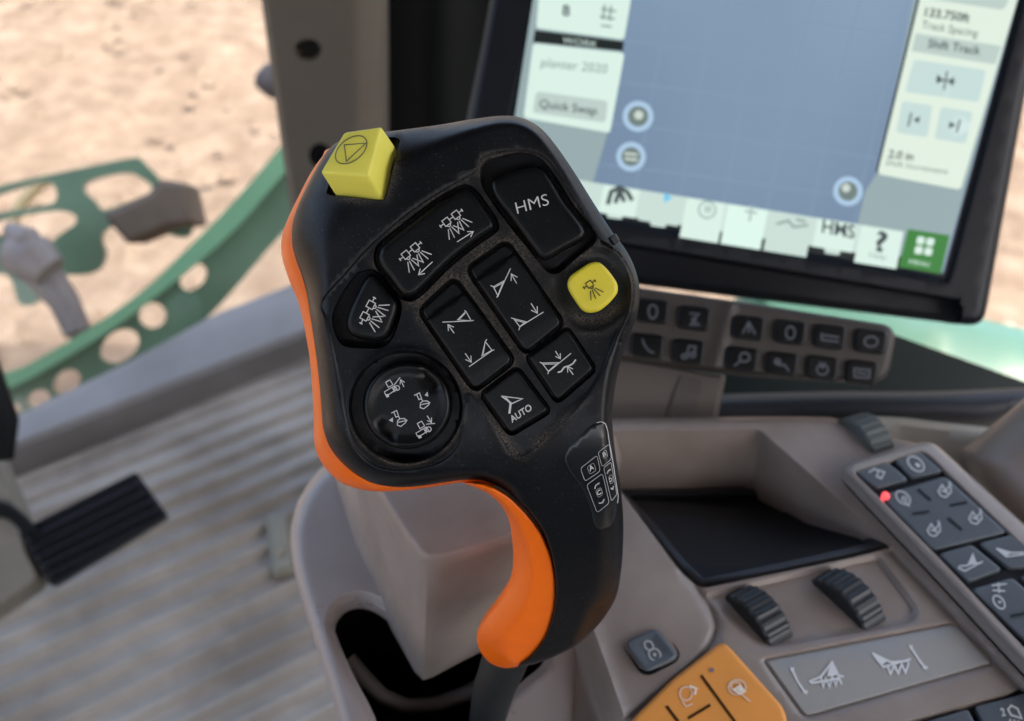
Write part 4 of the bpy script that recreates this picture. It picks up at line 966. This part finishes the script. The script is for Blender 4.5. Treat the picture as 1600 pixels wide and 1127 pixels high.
# yellow stop button block
z1 = lambda P: z4(P, 420, 160)
bq = np.array(z1([(400, 580), (700, 606), (792, 272), (560, 232)]))
bwid = bend(bq) - rollH(bq, np.maximum(sdf(bq, head), 0))
tp = HP.P(z1([(318, 437), (622, 462), (706, 146), (468, 186)]), np.array([bwid[0]+.0085, bwid[1]+.0070, bwid[2]+.0070, bwid[2]+.0065]))
bt = HP.P(z1([(400, 580), (700, 606), (792, 272), (560, 232)]), bwid)
nn = np.array(bt - tp).mean(0); bt2 = bt + nn*.45
sbk = solid('stop_button', list(tp)+list(bt2), [(0, 1, 2, 3), (7, 6, 5, 4), (0, 4, 5, 1), (1, 5, 6, 2), (2, 6, 7, 3), (3, 7, 4, 0)], M['yellow_pale'], joy, .0009, 4)
tag(sbk, 'pale yellow square stop button with circled triangle')
# symbol on the sloping top of the stop button
tn = np.cross(tp[1]-tp[0], tp[3]-tp[0]); tn /= np.linalg.norm(tn)
if tn @ -rays([(540, 240)])[0] < 0: tn = -tn
TPn = Plane((540, 240), 1, tn); TPn.o = tp.mean(0)
el = circ(515, 297, 113, 68, 40, R(-38)); ribbons('stop_symbol', TPn, [z1(cl(el)), z1([(472, 266), (607, 256), (485, 370), (472, 266)])], 1.8, M['print_grey'], sbk, .0005)
# dark slot round the stop button
_unused = catmull(z1([(365, 545), (385, 580), (440, 585), (600, 600), (700, 612), (735, 595), (770, 480), (822, 260), (815, 230), (790, 222), (700, 215), (500, 230)]), 2.5)
# --- printed symbols
wm = M['print']
def nozzle(cx, cy, ang, s, lw, n=1, gap=1.75):
    c, sn = math.cos(ang), math.sin(ang); T = lambda x, y: (cx+(x*c-y*sn)*s, cy+(x*sn+y*c)*s)
    xs = [0] if n == 1 else [-gap/2, gap/2]; out = []
    for x in xs:
        out.append([T(x-.5, -.5), T(x+.5, -.5), T(x+.5, .5), T(x-.5, .5), T(x-.5, -.5)])
        out.append([T(x+.28*math.cos(a), .5+.34*math.sin(a)) for a in np.linspace(0, math.pi, 7)])
        for k, a in enumerate((-32, -11, 11, 32)):
            a = R(a); out.append([T(x+.10*(k-1.5)+math.sin(a)*.6, 1.05), T(x+math.sin(a)*2.35, 1.0+1.6*math.cos(a))])
    e = xs[0]-.5; out.append([T(e-.7, 0), T(e, 0)]); f = xs[-1]+.5; out.append([T(f, 0), T(f+.7, 0)])
    out.append([T(e-.62, -.22), T(e-.62, .22)]); out.append([T(f+.62, -.22), T(f+.62, .22)])
    if n == 2: out.append([T(xs[0]+.5, 0), T(xs[1]-.5, 0)])
    return out
def arrow(a, b, hd=.38):
    a, b = np.array(a, float), np.array(b, float); d = b-a; L = np.linalg.norm(d); d /= L; n = np.array([-d[1], d[0]]); h = L*hd
    return [[a.tolist(), b.tolist()], [(b-d*h+n*h*.62).tolist(), b.tolist(), (b-d*h-n*h*.62).tolist()]]
A1 = lambda P: [z1(p) for p in P]; z4_ = lambda P: z4(P, 640, 380); A4 = lambda P: [z4_(p) for p in P]
z2 = lambda P: z4(P, 700, 160); z3 = lambda P: z4(P, 460, 400); z5 = lambda P: z4(P, 480, 540); z6 = lambda P: z4(P, 720, 600)
ribbons('spray_symbol', HP, A1(nozzle(1140, 725, R(-37), 42, 0, 2) + arrow((1178, 872), (1278, 808), .26)), 1.5, wm, c1, .0021)
ribbons('spray_symbol', HP, A1(nozzle(885, 930, R(-39), 42, 0, 2) + arrow((1022, 998), (936, 1078), .28)), 1.5, wm, c1, .0021)
ribbons('spray_symbol', HP, [z3(p) for p in nozzle(458, 342, R(-62), 44, 0, 2, 1.85)], 1.6, wm, c2, .0015)
text('key_text', HP, 'HMS', z2([(434, 697)])[0], z2([(634, 640)])[0], (-4.2, -17.6), wm, c3, .0017, -.008)
ribbons('spray_symbol', HP, A4(nozzle(1125, 258, R(-33), 37, 0)), 1.5, M['print_dark'], cy_, .0025)
ribbons('boom_up_symbol', HP, A4([[(630, 160), (585, 255), (552, 332)], [(507, 266), (524, 273), (553, 332), (544, 339)], [(524, 273), (588, 237), (552, 325)], [(530, 277), (580, 250)]] + arrow((668, 250), (636, 193), .55)), 1.4, wm, c4, .0009)
ribbons('boom_down_symbol', HP, A4([[(835, 432), (690, 522), (683, 543)], [(635, 468), (650, 472), (690, 524)], [(650, 472), (728, 492), (690, 520)], [(660, 482), (715, 496)]] + arrow((760, 378), (798, 438), .5)), 1.4, wm, c4, .0009)
ribbons('boom_up_symbol', HP, A4([[(207, 494), (388, 486), (399, 483)], [(343, 422), (352, 427), (385, 486)], [(352, 427), (300, 480), (385, 486)], [(347, 438), (312, 475)]] + arrow((278, 563), (240, 510), .5)), 1.4, wm, c5, .0007)
ribbons('boom_down_symbol', HP, A4([[(373, 772), (515, 672), (528, 667)], [(482, 602), (473, 616), (515, 670)], [(473, 616), (452, 705), (515, 670)], [(470, 628), (460, 692)]] + arrow((348, 690), (385, 744), .5)), 1.4, wm, c5, .0007)
ribbons('boom_lower_symbol', HP, A4([[(1008, 690), (868, 804), (864, 818)], [(815, 745), (828, 750), (868, 804)], [(828, 750), (930, 746), (868, 800)], [(838, 757), (915, 755)]] + arrow((912, 676), (942, 723), .5) + arrow((1022, 822), (986, 772), .5)) + [(z4_([(928, 808), (948, 802), (966, 776), (1000, 766), (1022, 752), (1037, 730)]), 2.2)], 1.4, wm, c6, .0007)
ribbons('steering_symbol', HP, [(z4_([(574, 957), (705, 973), (640, 1003), (575, 958)]), 2.0), (z4_([(632, 1000), (624, 1062)]), 3.4), (z4_([(600, 968), (630, 1000)]), 3)], 2, wm, c7, .0007)
text('key_text', HP, 'AUTO', z4_([(640, 1124)])[0], z4_([(768, 1040)])[0], (-4.6, -9.2), wm, c7, .0007, .018)
def tractor(dx, dy): return [[(x+dx, y+dy) for x, y in p] for p in ([(490, 230), (517, 215), (536, 245), (507, 262), (490, 230)], [(482, 290), (545, 252), (562, 272), (512, 305), (490, 308), (482, 290)], [(530, 262), (548, 290)], [(545, 252), (540, 284)])]
def wheelc(dx, dy): return cl(circ(562+dx, 266+dy, 15, 15, 16))
ribbons('blade_symbol', HP, [z5(p) for p in tractor(0, 0) + [wheelc(0, 0), [(580, 200), (545, 245)], [(492, 310), (500, 322)]] + arrow((604, 258), (584, 214), .5)], 1.3, wm, c8, -.0002, fills=[z5([(490, 312), (510, 308), (512, 322), (496, 326)])])
ribbons('blade_symbol', HP, [z5(p) for p in tractor(198, 258) + [wheelc(198, 258), [(798, 487), (745, 492)]] + arrow((750, 440), (777, 482), .5)], 1.3, wm, c8, -.0002, fills=[z5([(690, 568), (712, 564), (716, 576), (698, 582)])])
def chute(dx, dy): return [[(x+dx, y+dy) for x, y in p] for p in ([(670, 312), (702, 296), (714, 330)], [(684, 306), (698, 338), (715, 332)], [(715, 335), (722, 348)], [(706, 388), (708, 360), (722, 348), (748, 346), (766, 358), (756, 374), (728, 396), (706, 388)], [(712, 370), (758, 360)])]
ribbons('chute_symbol', HP, [z5(p) for p in chute(0, 0)], 1.4, wm, c8, -.0002, fills=[z5([(734, 312), (752, 288), (757, 320)])])
ribbons('chute_symbol', HP, [z5(p) for p in chute(-143, 110)], 1.4, wm, c8, -.0002, fills=[z5([(511, 468), (536, 449), (536, 480)])])
# --- raised map of the rear keys on the grip
dec = z6([(650, 480), (665, 420), (700, 370), (800, 270), (870, 236), (905, 248), (922, 320), (942, 440), (962, 560), (984, 700), (970, 820), (930, 890), (862, 906), (830, 870), (812, 790), (760, 660), (700, 580)])
decp = catmull(dec, 2.5)
hsurf = lambda X: hhead(X, np.maximum(sdf(X, head), 0))
de = relief('key_map', HP, decp, mat('glossy_black', (.010, .012, .013), .25, .5), joy, lambda X, s: hsurf(X) + .00035*sstep(s, 0, 2), depth=.02, loops=(1, 2.5), grid=7, sharp=60)
hs_ = lambda X: hsurf(X) + .0006
B6 = lambda L, r: (lambda P: cl(P))(rpoly(z6(L), r, 1.8))
dense = lambda L: resample(np.array(z6(L), float), 3, False).tolist()
ribbons('key_outline', HP, [B6([(748, 528), (852, 446), (872, 545), (776, 610)], 4.5), B6([(858, 428), (928, 376), (942, 468), (884, 520)], 3.5), B6([(786, 632), (886, 560), (928, 745), (852, 806)], 4.5), B6([(893, 525), (938, 488), (976, 690), (942, 734)], 3)], .9, M['print_dim'], de, hs_)
ribbons('key_outline', HP, [B6([(790, 520), (830, 492), (846, 540), (806, 566)], 3), B6([(884, 430), (908, 412), (918, 452), (894, 470)], 2), B6([(842, 668), (876, 646), (888, 690), (858, 712)], 3), B6([(924, 580), (944, 566), (954, 614), (934, 628)], 2)], .6, M['print_dim'], de, hs_)
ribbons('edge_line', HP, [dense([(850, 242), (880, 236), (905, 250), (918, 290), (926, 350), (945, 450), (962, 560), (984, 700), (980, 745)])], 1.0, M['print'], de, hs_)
ribbons('arc_symbol', HP, [dense([(838, 655), (842, 635), (866, 620)]), dense([(864, 745), (884, 745), (896, 722)]), dense([(916, 560), (920, 545), (936, 535)]), dense([(938, 650), (948, 662), (954, 640)])], 2.0, M['print_dim'], de, hs_)
for s_, a, b, u in (('A', (806, 548), (834, 530), (-2.2, -7)), ('B', (893, 458), (910, 446), (-1.6, -6)), ('C', (856, 700), (880, 684), (-2, -6.5)), ('D', (932, 616), (946, 606), (-1.4, -6))):
    text('key_letter', HP, s_, z6([a])[0], z6([b])[0], u, M['print'], de, hs_, .02)

bpy.context.view_layer.update()
